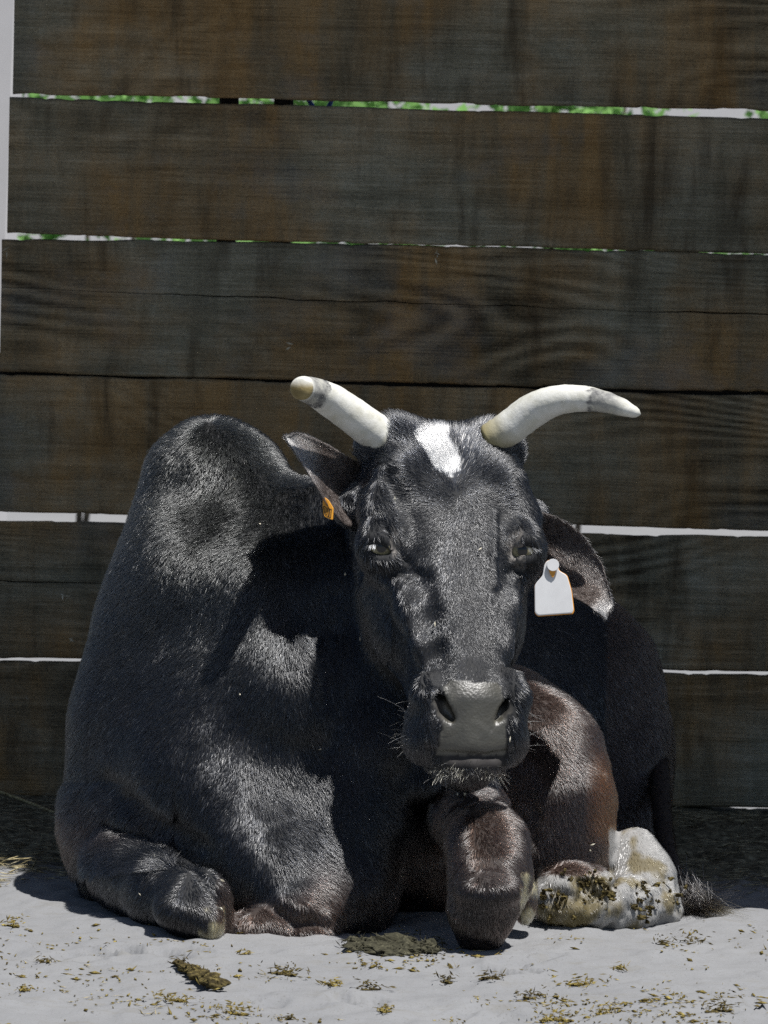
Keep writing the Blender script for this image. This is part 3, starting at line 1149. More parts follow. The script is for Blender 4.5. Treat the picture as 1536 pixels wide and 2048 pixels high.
N = Nodes('hide')
cc_ = N.n('Attribute', attribute_name='coat', attribute_type='GEOMETRY')
pp_ = N.n('Attribute', attribute_name='leather', attribute_type='GEOMETRY').outputs['Fac']
g_ = N.n('NewGeometry').outputs['Position']
vor = N.n('TexVoronoi', ins={'Vector': g_, 'Scale': 240.0}).outputs['Distance']
fine = N.noise(g_, 420.0, 3)
soft = N.noise(g_, 60.0, 4)
hcol = N.mix(N.math('MULTIPLY', N.ramp(soft, [(0.35, 0.0), (0.7, 0.5)]), 1.0), cc_.outputs['Color'], N.mix(0.5, cc_.outputs['Color'], (0.02, 0.018, 0.014)))
rough = N.n('MapRange', ins={'Value': pp_, 'To Min': 0.75, 'To Max': 0.40}).outputs[0]
spec = N.n('MapRange', ins={'Value': pp_, 'To Min': 0.35, 'To Max': 0.9}).outputs[0]
crease = N.noise(g_, 150.0, 5, 0.7, 0.6)
hh = N.math('ADD', N.math('MULTIPLY', N.math('ADD', N.math('MULTIPLY', vor, 0.45), crease), pp_), N.math('MULTIPLY', fine, 0.4))
N.surface(hcol, rough, spec, N.bump(hh, 0.38, 0.002))
M_HIDE = N.m

bull = empty('bull', (float(at(600, 1860, .2)[0]), 0.3, 0.0))
tag(bull, 'black humped bull with white star and pale horns lying in front of the fence', 'bull')


def set_attr(me, name, arr, kind):
    at_ = me.attributes.new(name, kind, 'POINT')
    if kind == 'FLOAT_COLOR':
        arr = np.concatenate([arr, np.ones((len(arr), 1))], 1)
        at_.data.foreach_set('color', arr.astype(np.float32).ravel())
    else:
        at_.data.foreach_set('value', arr.astype(np.float32).ravel())


body = new_mesh_obj('body', bv, bf, M_HIDE)
set_attr(body.data, 'coat', bcol, 'FLOAT_COLOR')
set_attr(body.data, 'leather', padw, 'FLOAT')
keep(body, bull)
# ------------------------------------------------------------------ horns
N = Nodes('horn')
ht = N.n('Attribute', attribute_name='along', attribute_type='GEOMETRY').outputs['Fac']
g_ = N.n('NewGeometry').outputs['Position']
blot = N.noise(g_, 45.0, 5, 0.65)
stre = N.noise(N.n('TexCoord').outputs['Object'], 160.0, 3)
crack = N.noise(N.mapped(N.n('TexCoord').outputs['Object'], (30.0, 30.0, 30.0)), 6.0, 6, 0.75)
hc = N.ramp(blot, [(0.3, (0.47, 0.46, 0.39)), (0.55, (0.59, 0.585, 0.54)), (0.75, (0.63, 0.63, 0.60))])
hc = N.mix(N.ramp(crack, [(0.58, 0.0), (0.72, 0.5)]), hc, (0.24, 0.21, 0.13))
dk = N.math('ADD', ht, N.math('MULTIPLY', N.math('SUBTRACT', blot, 0.5), 0.22))
band = N.ramp(dk, [(0.0, 0.0), (0.62, 0.0), (0.655, 1.0), (0.80, 0.8), (0.88, 0.0), (1.0, 0.0)])
hc = N.mix(N.math('MULTIPLY', band, N.ramp(blot, [(0.4, 0.35), (0.62, 1.0)])), hc, (0.045, 0.045, 0.048))
root_c = N.ramp(ht, [(0.0, 1.0), (0.12, 0.5), (0.18, 0.0)])
hc = N.mix(root_c, hc, (0.26, 0.22, 0.10))
tipc = N.n('Attribute', attribute_name='blunt', attribute_type='GEOMETRY').outputs['Fac']
hc = N.mix(tipc, hc, N.ramp(blot, [(0.35, (0.16, 0.12, 0.045)), (0.65, (0.30, 0.24, 0.11))]))
N.surface(hc, 0.55, 0.3, N.bump(N.math('ADD', crack, N.math('ADD', stre, blot)), 0.22, 0.002))
M_HORN = N.m


def horn(pts, blunt=0.0, name='horn'):
    """pts: (u, v, y, radius px)"""
    P = smooth_path([tuple(at(u, v, y)) + (px(r, y),) for u, v, y, r in pts], 46)
    path, rad = P[:, :3], P[:, 3].copy()
    # rounded tip
    t = np.linspace(0, 1, 46)
    k = t > 0.955
    rad[k] *= np.sqrt(np.clip(1 - ((t[k] - .955) / .045) ** 2, 0.02, 1))
    # faint growth rings near the base
    rad *= 0.85 + 0.024 * np.sin(t * 120) * np.exp(-t * 4) + 0.02 * noise3(np.stack([t * 10, t, t], 1), 2.0, 3)
    v, f = tube(path, rad, 28)
    v += 0.0006 * noise3(v, 90.0, 4)[:, None]
    o = new_mesh_obj(name, v, f, M_HORN)
    set_attr(o.data, 'along', np.repeat(t, 28), 'FLOAT')
    fr = v - path[-1]
    set_attr(o.data, 'blunt', blunt * np.clip((np.repeat(t, 28) - .90) / .06, 0, 1) * np.clip((-fr[:, 2] + .012) / .01, 0, 1), 'FLOAT')
    return keep(o, bull)


horn([(800, 905, .085, 36), (760, 872, .085, 44), (715, 838, .07, 43), (668, 805, .05, 40), (630, 784, .02, 34), (607, 777, -.01, 29), (602, 778, -.03, 26)], 1.0)
horn([(975, 880, .10, 36), (1017, 857, .095, 41), (1064, 822, .085, 41), (1110, 802, .07, 36), (1160, 797, .06, 31), (1205, 803, .05, 26), (1245, 815, .045, 20), (1281, 829, .045, 10)])

# ------------------------------------------------------------------ ears
N = Nodes('ear_skin')
g_ = N.n('NewGeometry').outputs['Position']
f1 = N.noise(g_, 70.0, 5, 0.6)
ec = N.ramp(f1, [(0.3, (0.07, 0.055, 0.05)), (0.7, (0.15, 0.13, 0.12))])
d = N.n('BsdfPrincipled', ins={'Base Color': ec, 'Roughness': 0.7, 'Normal': N.bump(f1, 0.3, 0.003)})
tr = N.n('BsdfTranslucent', ins={'Color': N.mix(1.0, ec, (0.9, 0.5, 0.35), 'MULTIPLY')})
mx = N.n('MixShader', ins={0: 0.25, 1: d.outputs[0], 2: tr.outputs[0]})
N.link(mx.outputs[0], N.out.inputs[0])
M_EAR = N.m


def ear(top, bot, cup, seed=0, roll=0.0):
    nT, nW = 40, 22
    T = smooth_path([at(*p) for p in top], nT)
    Bt = smooth_path([at(*p) for p in bot], nT)
    w = np.linspace(0, 1, nW)
    t = np.linspace(0, 1, nT)
    G = T[:, None, :] * (1 - w)[None, :, None] + Bt[:, None, :] * w[None, :, None]
    wid = np.linalg.norm(T - Bt, axis=1)
    depth = cup * np.sin(np.pi * w)[None, :] * np.clip(wid / wid.max(), 0, 1)[:, None]
    G[:, :, 1] += depth
    # the rim curls a little towards the viewer
    rim = (np.exp(-w / 0.06) + np.exp(-(1 - w) / 0.06))[None, :] * np.ones((nT, 1))
    G[:, :, 1] -= 0.004 * rim
    flat = G.reshape(-1, 3)
    flat += 0.0025 * np.stack([noise3(flat, 38.0, seed), noise3(flat, 38.0, seed + 1), noise3(flat, 38.0, seed + 2)], 1)
    th = 0.0028
    back = flat + np.array([0, th, 0])
    nv = len(flat)
    idx = np.arange(nv).reshape(nT, nW)
    F = []
    for i in range(nT - 1):
        for j in range(nW - 1):
            a, b, c, e = idx[i, j], idx[i, j + 1], idx[i + 1, j + 1], idx[i + 1, j]
            F.append([a, b, c, e])
            F.append([nv + e, nv + c, nv + b, nv + a])
    ring = list(idx[0, :]) + list(idx[1:, -1]) + list(idx[-1, -2::-1]) + list(idx[-2:0:-1, 0])
    for a, b in zip(ring, ring[1:] + ring[:1]):
        F.append([b, a, nv + a, nv + b])
    o = new_mesh_obj('ear', np.vstack([flat, back]), F, M_EAR)
    keep(o, bull)
    return G


EAR_R = ear([(760, 935, .12), (715, 925, .115), (680, 903, .11), (640, 880, .105), (600, 868, .10), (577, 872, .08)],
            [(745, 1030, .08), (700, 1052, .04), (662, 1022, .02), (632, 972, .02), (598, 918, .04), (574, 882, .07)], 0.022, 5)
EAR_L = ear([(1045, 1020, .13), (1085, 1026, .125), (1130, 1042, .12), (1172, 1080, .115), (1202, 1130, .11), (1218, 1180, .105), (1224, 1208, .10), (1212, 1229, .085)],
            [(1050, 1120, .12), (1072, 1150, .10), (1095, 1170, .09), (1120, 1185, .085), (1150, 1196, .075), (1175, 1208, .060), (1192, 1221, .060), (1206, 1230, .075)], 0.016, 9)

# ------------------------------------------------------------------ eyes
N = Nodes('eyeball')
co = N.n('TexCoord').outputs['Object']
ln = N.n('VectorMath', operation='LENGTH', ins={0: N.mapped(co, (1, 0, 1))}).outputs['Value']
iris = N.ramp(N.math('MULTIPLY', ln, 30.0), [(0.0, (0.004, 0.004, 0.005)), (0.20, (0.004, 0.004, 0.005)), (0.25, (0.19, 0.17, 0.10)), (0.45, (0.30, 0.28, 0.18)), (0.55, (0.03, 0.025, 0.02))])
N.surface(iris, 0.12, 0.6)
M_EYE = N.m


def sphere(r, nu=24, nv=16):
    V = [(0, 0, r)]
    for i in range(1, nv):
        a = math.pi * i / nv
        for j in range(nu):
            b = 2 * math.pi * j / nu
            V.append((r * math.sin(a) * math.cos(b), r * math.sin(a) * math.sin(b), r * math.cos(a)))
    V.append((0, 0, -r))
    F = [[0, 1 + j, 1 + (j + 1) % nu] for j in range(nu)]
    for i in range(nv - 2):
        for j in range(nu):
            a = 1 + i * nu
            F.append([a + j, a + nu + j, a + nu + (j + 1) % nu, a + (j + 1) % nu])
    a = 1 + (nv - 2) * nu
    F += [[a + (j + 1) % nu, a + j, len(V) - 1] for j in range(nu)]
    return np.array(V), F


EYES = list(EYE_C)
for c in EYES:
    v, f = sphere(0.0175)
    o = new_mesh_obj('eye', v, f, M_EYE)
    o.location = tuple(c)
    keep(o, bull)

# ------------------------------------------------------------------ ear tags (clipped on, so things of their own)
def plate(outline, thick, name, mat, origin, rotz=0.0, roty=0.0, rotx=0.0, parent=None):
    """flat plate in xz from a polygon, with rounded rim"""
    P = np.array(outline, float)
    c = P.mean(0)
    V, F = [], []
    n = len(P)
    for dy, s in ((-thick / 2, .965), (-thick / 2 * .55, 1.0), (thick / 2 * .55, 1.0), (thick / 2, .965)):
        for q in c + (P - c) * s:
            V.append((q[0], dy, q[1]))
    for r in range(3):
        for k in range(n):
            F.append([r * n + k, r * n + (k + 1) % n, (r + 1) * n + (k + 1) % n, (r + 1) * n + k])
    F.append(list(range(n))[::-1])
    F.append(list(range(3 * n, 4 * n)))
    o = new_mesh_obj(name, V, F, mat, smooth=False)
    o.location = tuple(origin)
    o.rotation_euler = (rotx, roty, rotz)
    if parent is not None:
        keep(o, parent)
    return o


def round_poly(pts, r, n=5):
    P = np.array(pts, float)
    out = []
    m = len(P)
    for i in range(m):
        a, b, c = P[i - 1], P[i], P[(i + 1) % m]
        d1 = (a - b) / np.linalg.norm(a - b)
        d2 = (c - b) / np.linalg.norm(c - b)
        rr = min(r, .45 * np.linalg.norm(a - b), .45 * np.linalg.norm(c - b))
        p0, p1 = b + d1 * rr, b + d2 * rr
        for t in np.linspace(0, 1, n):
            out.append((1 - t) ** 2 * p0 + 2 * t * (1 - t) * b + t * t * p1)
    return out


M_TAG_W = simple_mat('white_tag', (0.54, 0.54, 0.54), (0.60, 0.60, 0.60), 40, 0.45, 0.4, 0.03)
M_TAG_PIN = simple_mat('orange_pin', (0.55, 0.23, 0.02), (0.65, 0.30, 0.04), 80, 0.45, 0.4, 0.03)
M_TAG_Y = simple_mat('orange_tag', (0.62, 0.27, 0.02), (0.72, 0.34, 0.04), 90, 0.5, 0.4, 0.03)
M_INK = simple_mat('black_ink', (0.02, 0.015, 0.01), (0.04, 0.03, 0.02), 90, 0.6, 0.2, 0.0)

ty = -0.02
tc = at(1104, 1150, ty)
ppx = px(1, ty)
outl = [((u - 1104) * ppx, -(v - 1150) * ppx) for u, v in ((1069, 1172), (1070, 1226), (1076, 1232), (1145, 1226), (1148, 1220), (1143, 1180), (1134, 1150), (1117, 1141), (1115, 1124), (1107, 1119), (1094, 1121), (1088, 1130), (1085, 1152), (1073, 1165))]
wt = empty('ear_tag', tc)
tag(wt, 'blank white plastic ear tag hanging from the drooping ear on the right', 'ear tag', 'ear tags on the bull')
plate(round_poly(outl, .004, 4), .0022, 'tag_plate', M_TAG_W, tc, rotz=math.radians(6), rotx=math.radians(-7), parent=wt)
bc = at(1106, 1130, ty - .0035)
cir = [(.0088 * math.cos(a), .0088 * math.sin(a)) for a in np.linspace(0, 2 * math.pi, 24, endpoint=False)]
plate(cir, .003, 'stud', M_TAG_W, bc, rotx=math.radians(-10), parent=wt)
pc = at(1104, 1142, ty - .0025)
plate(round_poly([(-.006, .008), (.007, .008), (.004, -.006), (.001, -.010), (-.003, -.004)], .002, 3), .004, 'pin', M_TAG_PIN, pc, parent=wt)
# orange rim of the back plate showing round the white one
plate([(x * 1.03, z * 1.025) for x, z in round_poly(outl, .004, 4)], .0016, 'back_plate', M_TAG_PIN, tc + np.array([0.0005, .0032, -.0002]), rotz=math.radians(6), rotx=math.radians(-7), parent=wt)

oy = 0.018
oc = at(655, 1015, oy)
ppx = px(1, oy)
yt = empty('ear_tag', oc)
tag(yt, 'small orange plastic ear tag with black number under the raised left ear', 'ear tag', 'ear tags on the bull')
outl = [((u - 655) * ppx, -(v - 1015) * ppx) for u, v in ((643, 992), (645, 1018), (649, 1032), (655, 1036), (669, 1040), (668, 1016), (656, 1000))]
tp = plate(round_poly(outl, .0015, 3), .002, 'tag_plate', M_TAG_Y, oc, rotz=math.radians(-20), rotx=math.radians(-12), parent=yt)


def digit_strokes(ch):
    z = {'0': [[(0, 0), (1, 0), (1, 2), (0, 2), (0, 0)]], '1': [[(.5, 0), (.5, 2)]], '7': [[(0, 2), (1, 2), (.4, 0)]], '3': [[(0, 2), (1, 2), (.4, 1.1), (1, .6), (.6, 0), (0, .1)]]}
    return z[ch]


V, F = [], []
for k, ch in enumerate('0100'):
    for line in digit_strokes(ch):
        for (x0, y0), (x1, y1) in zip(line[:-1], line[1:]):
            # digits stand on their side: they read along the drop of the tag
            p0 = np.array([-.0058 + k * .0034 + x0 * .0024, -.0012 + y0 * .0062 - .010 - k * .0012])
            p1 = np.array([-.0058 + k * .0034 + x1 * .0024, -.0012 + y1 * .0062 - .010 - k * .0012])
            dd = p1 - p0
            nn = np.array([-dd[1], dd[0]]) / (np.linalg.norm(dd) + 1e-9) * .00055
            b = len(V)
            for q in (p0 - nn, p1 - nn, p1 + nn, p0 + nn):
                V.append((q[0], -.0014, q[1]))
            F.append([b, b + 1, b + 2, b + 3])
num = new_mesh_obj('number', V, F, M_INK, smooth=False)
num.location = tuple(oc)
num.rotation_euler = tp.rotation_euler
keep(num, yt)

# ------------------------------------------------------------------ tail
tailp = smooth_path([at(*p) for p in ((1290, 1400, 1.02), (1316, 1520, .92), (1324, 1630, .70), (1338, 1720, .46), (1362, 1778, .31), (1384, 1804, .25))], 34)
v, f = tube(tailp, np.linspace(px(22, .9), px(13, .5), 34), 12)
v += 0.002 * noise3(v, 60, 8)[:, None]
tail = new_mesh_obj('tail', v, f, M_HIDE)
set_attr(tail.data, 'coat', np.tile([0.03, 0.022, 0.02], (len(v), 1)), 'FLOAT_COLOR')
set_attr(tail.data, 'leather', np.zeros(len(v)), 'FLOAT')
keep(tail, bull)
# ------------------------------------------------------------------ coat
def hair_mat(name, rough=0.19, boost=1.0):
    N = Nodes(name)
    c = N.n('Attribute', attribute_name='hair', attribute_type='GEOMETRY').outputs['Color']
    h = N.n('BsdfHairPrincipled')
    h.model = 'CHIANG'
    h.parametrization = 'COLOR'
    N.link(c, h.inputs['Color'])
    h.inputs['Roughness'].default_value = rough
    h.inputs['Radial Roughness'].default_value = 0.3
    h.inputs['Coat'].default_value = 0.0
    h.inputs['IOR'].default_value = 1.6
    h.inputs['Random Roughness'].default_value = 0.3
    N.link(h.outputs[0], N.out.inputs[0])
    return N.m


M_HAIR = hair_mat('coat_hair')


def make_curves(name, pts, rad, col, mat):
    """pts (n, k, 3), rad (n, k), col (n, 3)"""
    n, k = pts.shape[:2]
    hc = bpy.data.hair_curves.new(name)
    hc.add_curves([k] * n)
    hc.attributes['position'].data.foreach_set('vector', pts.astype(np.float32).ravel())
    r = hc.attributes.get('radius') or hc.attributes.new('radius', 'FLOAT', 'POINT')
    r.data.foreach_set('value', rad.astype(np.float32).ravel())
    a = hc.attributes.new('hair', 'FLOAT_COLOR', 'CURVE')
    a.data.foreach_set('color', np.concatenate([col, np.ones((n, 1))], 1).astype(np.float32).ravel())
    hc.materials.append(mat)
    o = bpy.data.objects.new(name, hc)
    COL.objects.link(o)
    keep(o, bull)
    return o


RS = np.random.RandomState(7)


def unit(a):
    return a / (np.linalg.norm(a, axis=1)[:, None] + 1e-9)


def scatter(V, Q, weight, n):
    """n random points on quads: position, normal"""
    A, B, C, D = V[Q[:, 0]], V[Q[:, 1]], V[Q[:, 2]], V[Q[:, 3]]
    n1 = np.cross(B - A, C - A)
    n2 = np.cross(C - A, D - A)
    ar = 0.5 * (np.linalg.norm(n1, axis=1) + np.linalg.norm(n2, axis=1))
    w = ar * weight
    cdf = np.cumsum(w)
    k = np.searchsorted(cdf, RS.rand(n) * cdf[-1])
    k = np.minimum(k, len(Q) - 1)
    r1, r2 = RS.rand(n, 1), RS.rand(n, 1)
    P = (A[k] * (1 - r1) + B[k] * r1) * (1 - r2) + (D[k] * (1 - r1) + C[k] * r1) * r2
    return P, k


def grow(P, Nn, flow, length, lift, radius, colour, k=4, clump=0.26, fray=0.08, droop=0.35, seed=1):
    n = len(P)
    T = flow - Nn * (flow * Nn).sum(1)[:, None]
    T = unit(T)
    S = np.cross(Nn, T)
    a = clump * fbm(P, 45.0, 2, seed) + fray * RS.normal(0, 1, n)
    T = unit(T * np.cos(a)[:, None] + S * np.sin(a)[:, None])
    lf = np.clip(lift + 0.09 * noise3(P, 40.0, seed + 9) + 0.05 * RS.normal(0, 1, n), 0.10, 1.4)
    pts = np.zeros((n, k, 3))
    p = P - Nn * 0.0004
    pts[:, 0] = p
    step = (length / (k - 1))[:, None]
    for i in range(1, k):
        l = lf * (1 - droop * (i - 1) / (k - 1) * 1.4)
        d = T * np.cos(l)[:, None] + Nn * np.sin(l)[:, None]
        p = p + d * step
        pts[:, i] = p
    prof = np.array([1.0, 0.92, 0.66, 0.16]) if k == 4 else np.linspace(1, .15, k)
    rad = radius[:, None] * prof[None, :]
    return pts, rad, colour


ALL = []
view = unit(CAM_POS[None, :] - bv)
Vn = mesh_normals(bv, bf)
face_n = Vn[bf[:, 0]]
facing = (face_n * view[bf[:, 0]]).sum(1)
fc = bv[bf].mean(1)
fu, fv = project(fc)
fhd = head_sdf(fc.astype(np.float32))
w = np.where(facing > -0.45, 1.0, 0.0)
bald_q = bald[bf].any(1)
w[bald_q] = 0
w[inner[bf].any(1)] = 0
w[fhd < .012] *= 1.9
w[(fc[:, 1] > .62)] *= 0.5
_, _, fpf = coat_colour(fc, fhd, fu, fv)
w[fpf] *= .4
w[fc[:, 2] < 0.004] = 0
ex = np.minimum(np.linalg.norm(fc - EYES[0], axis=1), np.linalg.norm(fc - EYES[1], axis=1))
w[ex < 0.024] = 0
exr = np.linalg.norm(fc - EYES[1], axis=1)
w[exr < .026] = 0
w[ex < 0.034] *= .35
NH = 520000
P, kq = scatter(bv, bf, w, NH)
Nn = unit(Vn[bf[kq, 0]] + Vn[bf[kq, 2]])
u, v = project(P)
hd = head_sdf(P.astype(np.float32))
col, star, pf = coat_colour(P, hd, u, v)
x, s, n_ = head_local(P)
ish = hd < 0.014
# direction: away from the whorl on the face, down and back over neck, chest and flank
fl = np.zeros((NH, 3))
sw = 0.27
fl_head = H_R[None] * (x * 1.1)[:, None] + H_A[None] * ((s - sw) * H_L + 0.004)[:, None] + H_N[None] * -0.02
swirl = np.exp(-((s - sw) ** 2 * H_L ** 2 + x ** 2) / 0.0012)
fl_head += swirl[:, None] * (H_R[None] * -(s - sw)[:, None] * H_L + H_A[None] * x[:, None]) * 1.2
low = (s > .75)[:, None]
fl_head = np.where(low, H_A[None] * 0.7 + H_R[None] * (x * 9)[:, None] - H_N[None] * .3, fl_head)
xc = (u - 430) / 300.0
fl_body = np.stack([0.55 * np.clip(xc, -1.2, 0.5) + 0.3 * fbm(P, 5.0, 2, 41), 0.35 + 0.2 * noise3(P, 4.0, 44), np.full(NH, -1.0)], 1)
rt = (u > 1000) & (P[:, 1] < .6)
fl_body[rt] = np.array([0.35, 0.3, -1.0]) + 0.25 * np.stack([fbm(P[rt], 6.0, 2, 45), np.zeros(rt.sum()), np.zeros(rt.sum())], 1)
fl = np.where(ish[:, None], fl_head, fl_body)
ln = np.full(NH, 0.0112)
ln[ish] = np.interp(s[ish], [0, .1, .2, .3, .5, .75, .82, 1.0], [.019, .016, .010, .007, .0065, .0045, .0042, .006])
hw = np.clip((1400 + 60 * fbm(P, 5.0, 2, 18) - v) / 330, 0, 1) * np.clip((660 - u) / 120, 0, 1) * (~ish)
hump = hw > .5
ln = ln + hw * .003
legs = (~ish) & (P[:, 2] < .14) & (((u > 250) & (u < 460)) | ((u > 870) & (u < 1075)))
ln[legs] = 0.0075
shag = (~ish) & (u < 350) & (v > 1560) & (v < 1740)
ln[shag] = 0.022
hb = np.minimum(np.linalg.norm(P - at(760, 872, .085), axis=1), np.linalg.norm(P - at(1012, 858, .095), axis=1))
nearhorn = np.clip((.055 - hb) / .02, 0, 1) * ish
ln = ln + .002 * nearhorn
ln[star] = 0.016
ln[pf] = 0.0065
ln *= RS.uniform(0.7, 1.25, NH)
lift = np.where(ish, np.interp(s, [0, .15, .3, .7, .76, .84], [.30, .24, .20, .20, .16, .34]), 0.26)
lift = lift + hw * .26
fr = .08 + hw * .24
lift[shag] = 0.45
lift[star] = 0.3
lift = lift + .10 * nearhorn
rad = np.where(ish, 0.00030, 0.00040) * RS.uniform(.75, 1.25, NH)
col = col * RS.uniform(0.65, 1.35, (NH, 1))
grey = RS.rand(NH) < np.where(ish, np.interp(s, [0, .12, .25], [.16, .10, .05]), 0.02)
col[grey] = np.array([0.25, 0.24, 0.23])
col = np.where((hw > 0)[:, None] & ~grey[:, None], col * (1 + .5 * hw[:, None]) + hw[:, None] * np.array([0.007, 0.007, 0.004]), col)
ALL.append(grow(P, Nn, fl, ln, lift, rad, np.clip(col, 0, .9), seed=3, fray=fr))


def grid_hair(G, n, colour, length, seed, lit_tip_from=None, side=-1, lift=.35):
    nT, nW = G.shape[:2]
    dT = np.gradient(G, axis=0)
    dW = np.gradient(G, axis=1)
    NN = np.cross(dT, dW)
    NN = unit(NN.reshape(-1, 3)).reshape(G.shape)
    if (NN[:, :, 1].mean() > 0):
        NN = -NN
    i = RS.rand(n) * (nT - 1.001)
    j = RS.rand(n) * (nW - 1.001)
    i0, j0 = i.astype(int), j.astype(int)
    a, b = (i - i0)[:, None], (j - j0)[:, None]

    def s_(X):
        return (X[i0, j0] * (1 - a) + X[i0 + 1, j0] * a) * (1 - b) + (X[i0, j0 + 1] * (1 - a) + X[i0 + 1, j0 + 1] * a) * b
    P = s_(G)
    Nn = unit(s_(NN)) * (1 if side < 0 else -1)
    if side > 0:
        P = P + np.array([0, .003, 0])
    F = unit(s_(dT)) + 0.35 * unit(s_(dW)) * RS.normal(0, 1, (n, 1))
    L = length * RS.uniform(.6, 1.3, n)
    c = np.tile(np.asarray(colour, float), (n, 1)) * RS.uniform(.6, 1.4, (n, 1))
    if lit_tip_from is not None:
        k_ = np.clip((i / nT - lit_tip_from) / .12 + .3 * RS.normal(0, 1, n), 0, 1)[:, None]
        c = c * (1 - k_) + np.array([.30, .29, .28]) * RS.uniform(.6, 1.2, (n, 1)) * k_  # paler towards the tip: sunlight on the ear end painted into hair colour
    return grow(P, Nn, F, L, np.full(n, lift), np.full(n, .00024), np.clip(c, 0, .9), seed=seed, clump=.2)


for G, sd, tb in ((EAR_R, 51, .52), (EAR_L, 61, .70)):  # third value: where the painted sunlit tip begins along the ear
    ALL.append(grid_hair(G, 9000, (.045, .036, .032), .007, sd, tb))
    ALL.append(grid_hair(G, 9000, (.03, .028, .028), .009, sd + 3, side=1))
    # fringe along the upper rim
# tail skin hair and tuft
tn = 5000
ti = RS.rand(tn) * (len(tailp) - 1.01)
t0 = ti.astype(int)
tp_ = tailp[t0] + (tailp[t0 + 1] - tailp[t0]) * (ti - t0)[:, None]
tdir = unit(np.gradient(tailp, axis=0))[t0]
rnd = RS.normal(0, 1, (tn, 3))
rnd = unit(rnd - tdir * (rnd * tdir).sum(1)[:, None])
rr_ = np.interp(ti / len(tailp), [0, 1], [px(22, .9), px(13, .5)])
ALL.append(grow(tp_ + rnd * rr_[:, None], rnd, tdir, np.full(tn, .014), np.full(tn, .25), np.full(tn, .0003), np.tile([.03, .024, .022], (tn, 1)), seed=71))

pts = np.concatenate([q[0] for q in ALL])
rad_ = np.concatenate([q[1] for q in ALL])
col_ = np.concatenate([q[2] for q in ALL])
coat = make_curves('coat', pts, rad_, col_, M_HAIR)

# tail tuft: long strands sweeping out to the right along the ground
nt = 1500
base = np.array([at(1350, 1762, .34)]) + RS.normal(0, 1, (nt, 3)) * np.array([.012, .012, .014])
tt = RS.rand(nt, 1)
base += (at(1390, 1806, .24) - at(1350, 1762, .34))[None] * tt
ends = np.array([at(1402, 1818, .21)]) + RS.normal(0, 1, (nt, 3)) * np.array([.020, .02, .008])
far = RS.rand(nt) < .06
ends[far] = np.array([at(1446, 1826, .18)]) + RS.normal(0, 1, (far.sum(), 3)) * np.array([.022, .02, .008])
flick = RS.rand(nt) < .012
ends[flick] = np.array([at(1478, 1780, .24)]) + RS.normal(0, 1, (flick.sum(), 3)) * np.array([.008, .01, .01])
ends[:, 2] = np.maximum(ends[:, 2], .004)
mid = (base + ends) / 2 + np.array([0, 0, -.012]) + RS.normal(0, .005, (nt, 3))
mid[:, 2] = np.maximum(mid[:, 2], .006)
tpts = np.zeros((nt, 8, 3))
for i, t in enumerate(np.linspace(0, 1, 8)):
    tpts[:, i] = (1 - t) ** 2 * base + 2 * t * (1 - t) * mid + t * t * ends
    tpts[:, i] += RS.normal(0, .0010, (nt, 3)) * t
tcol = np.tile([.02, .018, .017], (nt, 1)) * RS.uniform(.6, 1.6, (nt, 1))
tcol[far] = np.array([.30, .22, .10]) * RS.uniform(.5, 1.2, (far.sum(), 1))
make_curves('tail_tuft', tpts, np.tile(np.linspace(.0004, .00012, 8), (nt, 1)), tcol, M_HAIR)

# chin bristles, lip whiskers, lashes
W, WC = [], []


def whisker(p, d, L, bend, c, jit=.15):
    d = np.asarray(d, float) + RS.normal(0, jit, 3)
    d /= np.linalg.norm(d)
    q = [np.asarray(p, float)]
    g = np.asarray(bend, float)
    for i in range(1, 6):
        dd = d + g * (i / 5.0)
        dd /= np.linalg.norm(dd)
        q.append(q[-1] + dd * L / 5)
    W.append(q)
    WC.append(c)


for k in range(230):
    xx = RS.uniform(-.050, .050)
    p = head_pt(xx, RS.uniform(.958, .995), -.004 - 10 * xx * xx + RS.normal(0, .004))
    p[1] -= 0.004
    cc = np.array([.52, .47, .30]) * RS.uniform(.35, 1.15)
    whisker(p, H_A * .7 + H_R * (xx * 9 + RS.normal(0, .5)) + H_N * .55, RS.uniform(.010, .024), (RS.normal(0, .35), 0, -.35), cc, .3)
for k in range(38):
    sg = -1 if RS.rand() < .6 else 1
    p = head_pt(sg * RS.uniform(.075, .092), RS.uniform(.80, .94), RS.uniform(-.03, .01))
    whisker(p, H_R * sg + H_N * .4 + H_A * RS.uniform(-.2, .5), RS.uniform(.015, .045), (0, 0, -.3), np.array([.35, .33, .28]) * RS.uniform(.4, 1.1), .25)
for e, sg in ((EYES[0], -1), (EYES[1], 1)):
    for k in range(34):
        a = RS.uniform(.35, 1.4) * sg
        p = e + np.array([.0195 * math.sin(a) * .95, -.0195 * math.cos(a), .004 + RS.uniform(0, .002)])
        whisker(p, (.7 * math.sin(a), -.9 * math.cos(a), -.15), RS.uniform(.009, .015), (0, 0, -.9), np.array([.26, .28, .33]) * RS.uniform(.4, 1.1), .12)
W = np.array(W)
make_curves('whiskers', W, np.tile(np.linspace(.00042, .00012, 6), (len(W), 1)), np.array(WC), M_HAIR)
# ------------------------------------------------------------------ litter on the ground
def litter_mat(name, c1, c2, c3):
    N = Nodes(name)
    g = N.n('NewGeometry').outputs['Position']
    f = N.noise(g, 130.0, 4, 0.65)
    col = N.ramp(f, [(0.3, c1), (0.5, c2), (0.7, c3)])
    N.surface(col, 0.85, 0.2, N.bump(f, 0.4, 0.003))
    return N.m


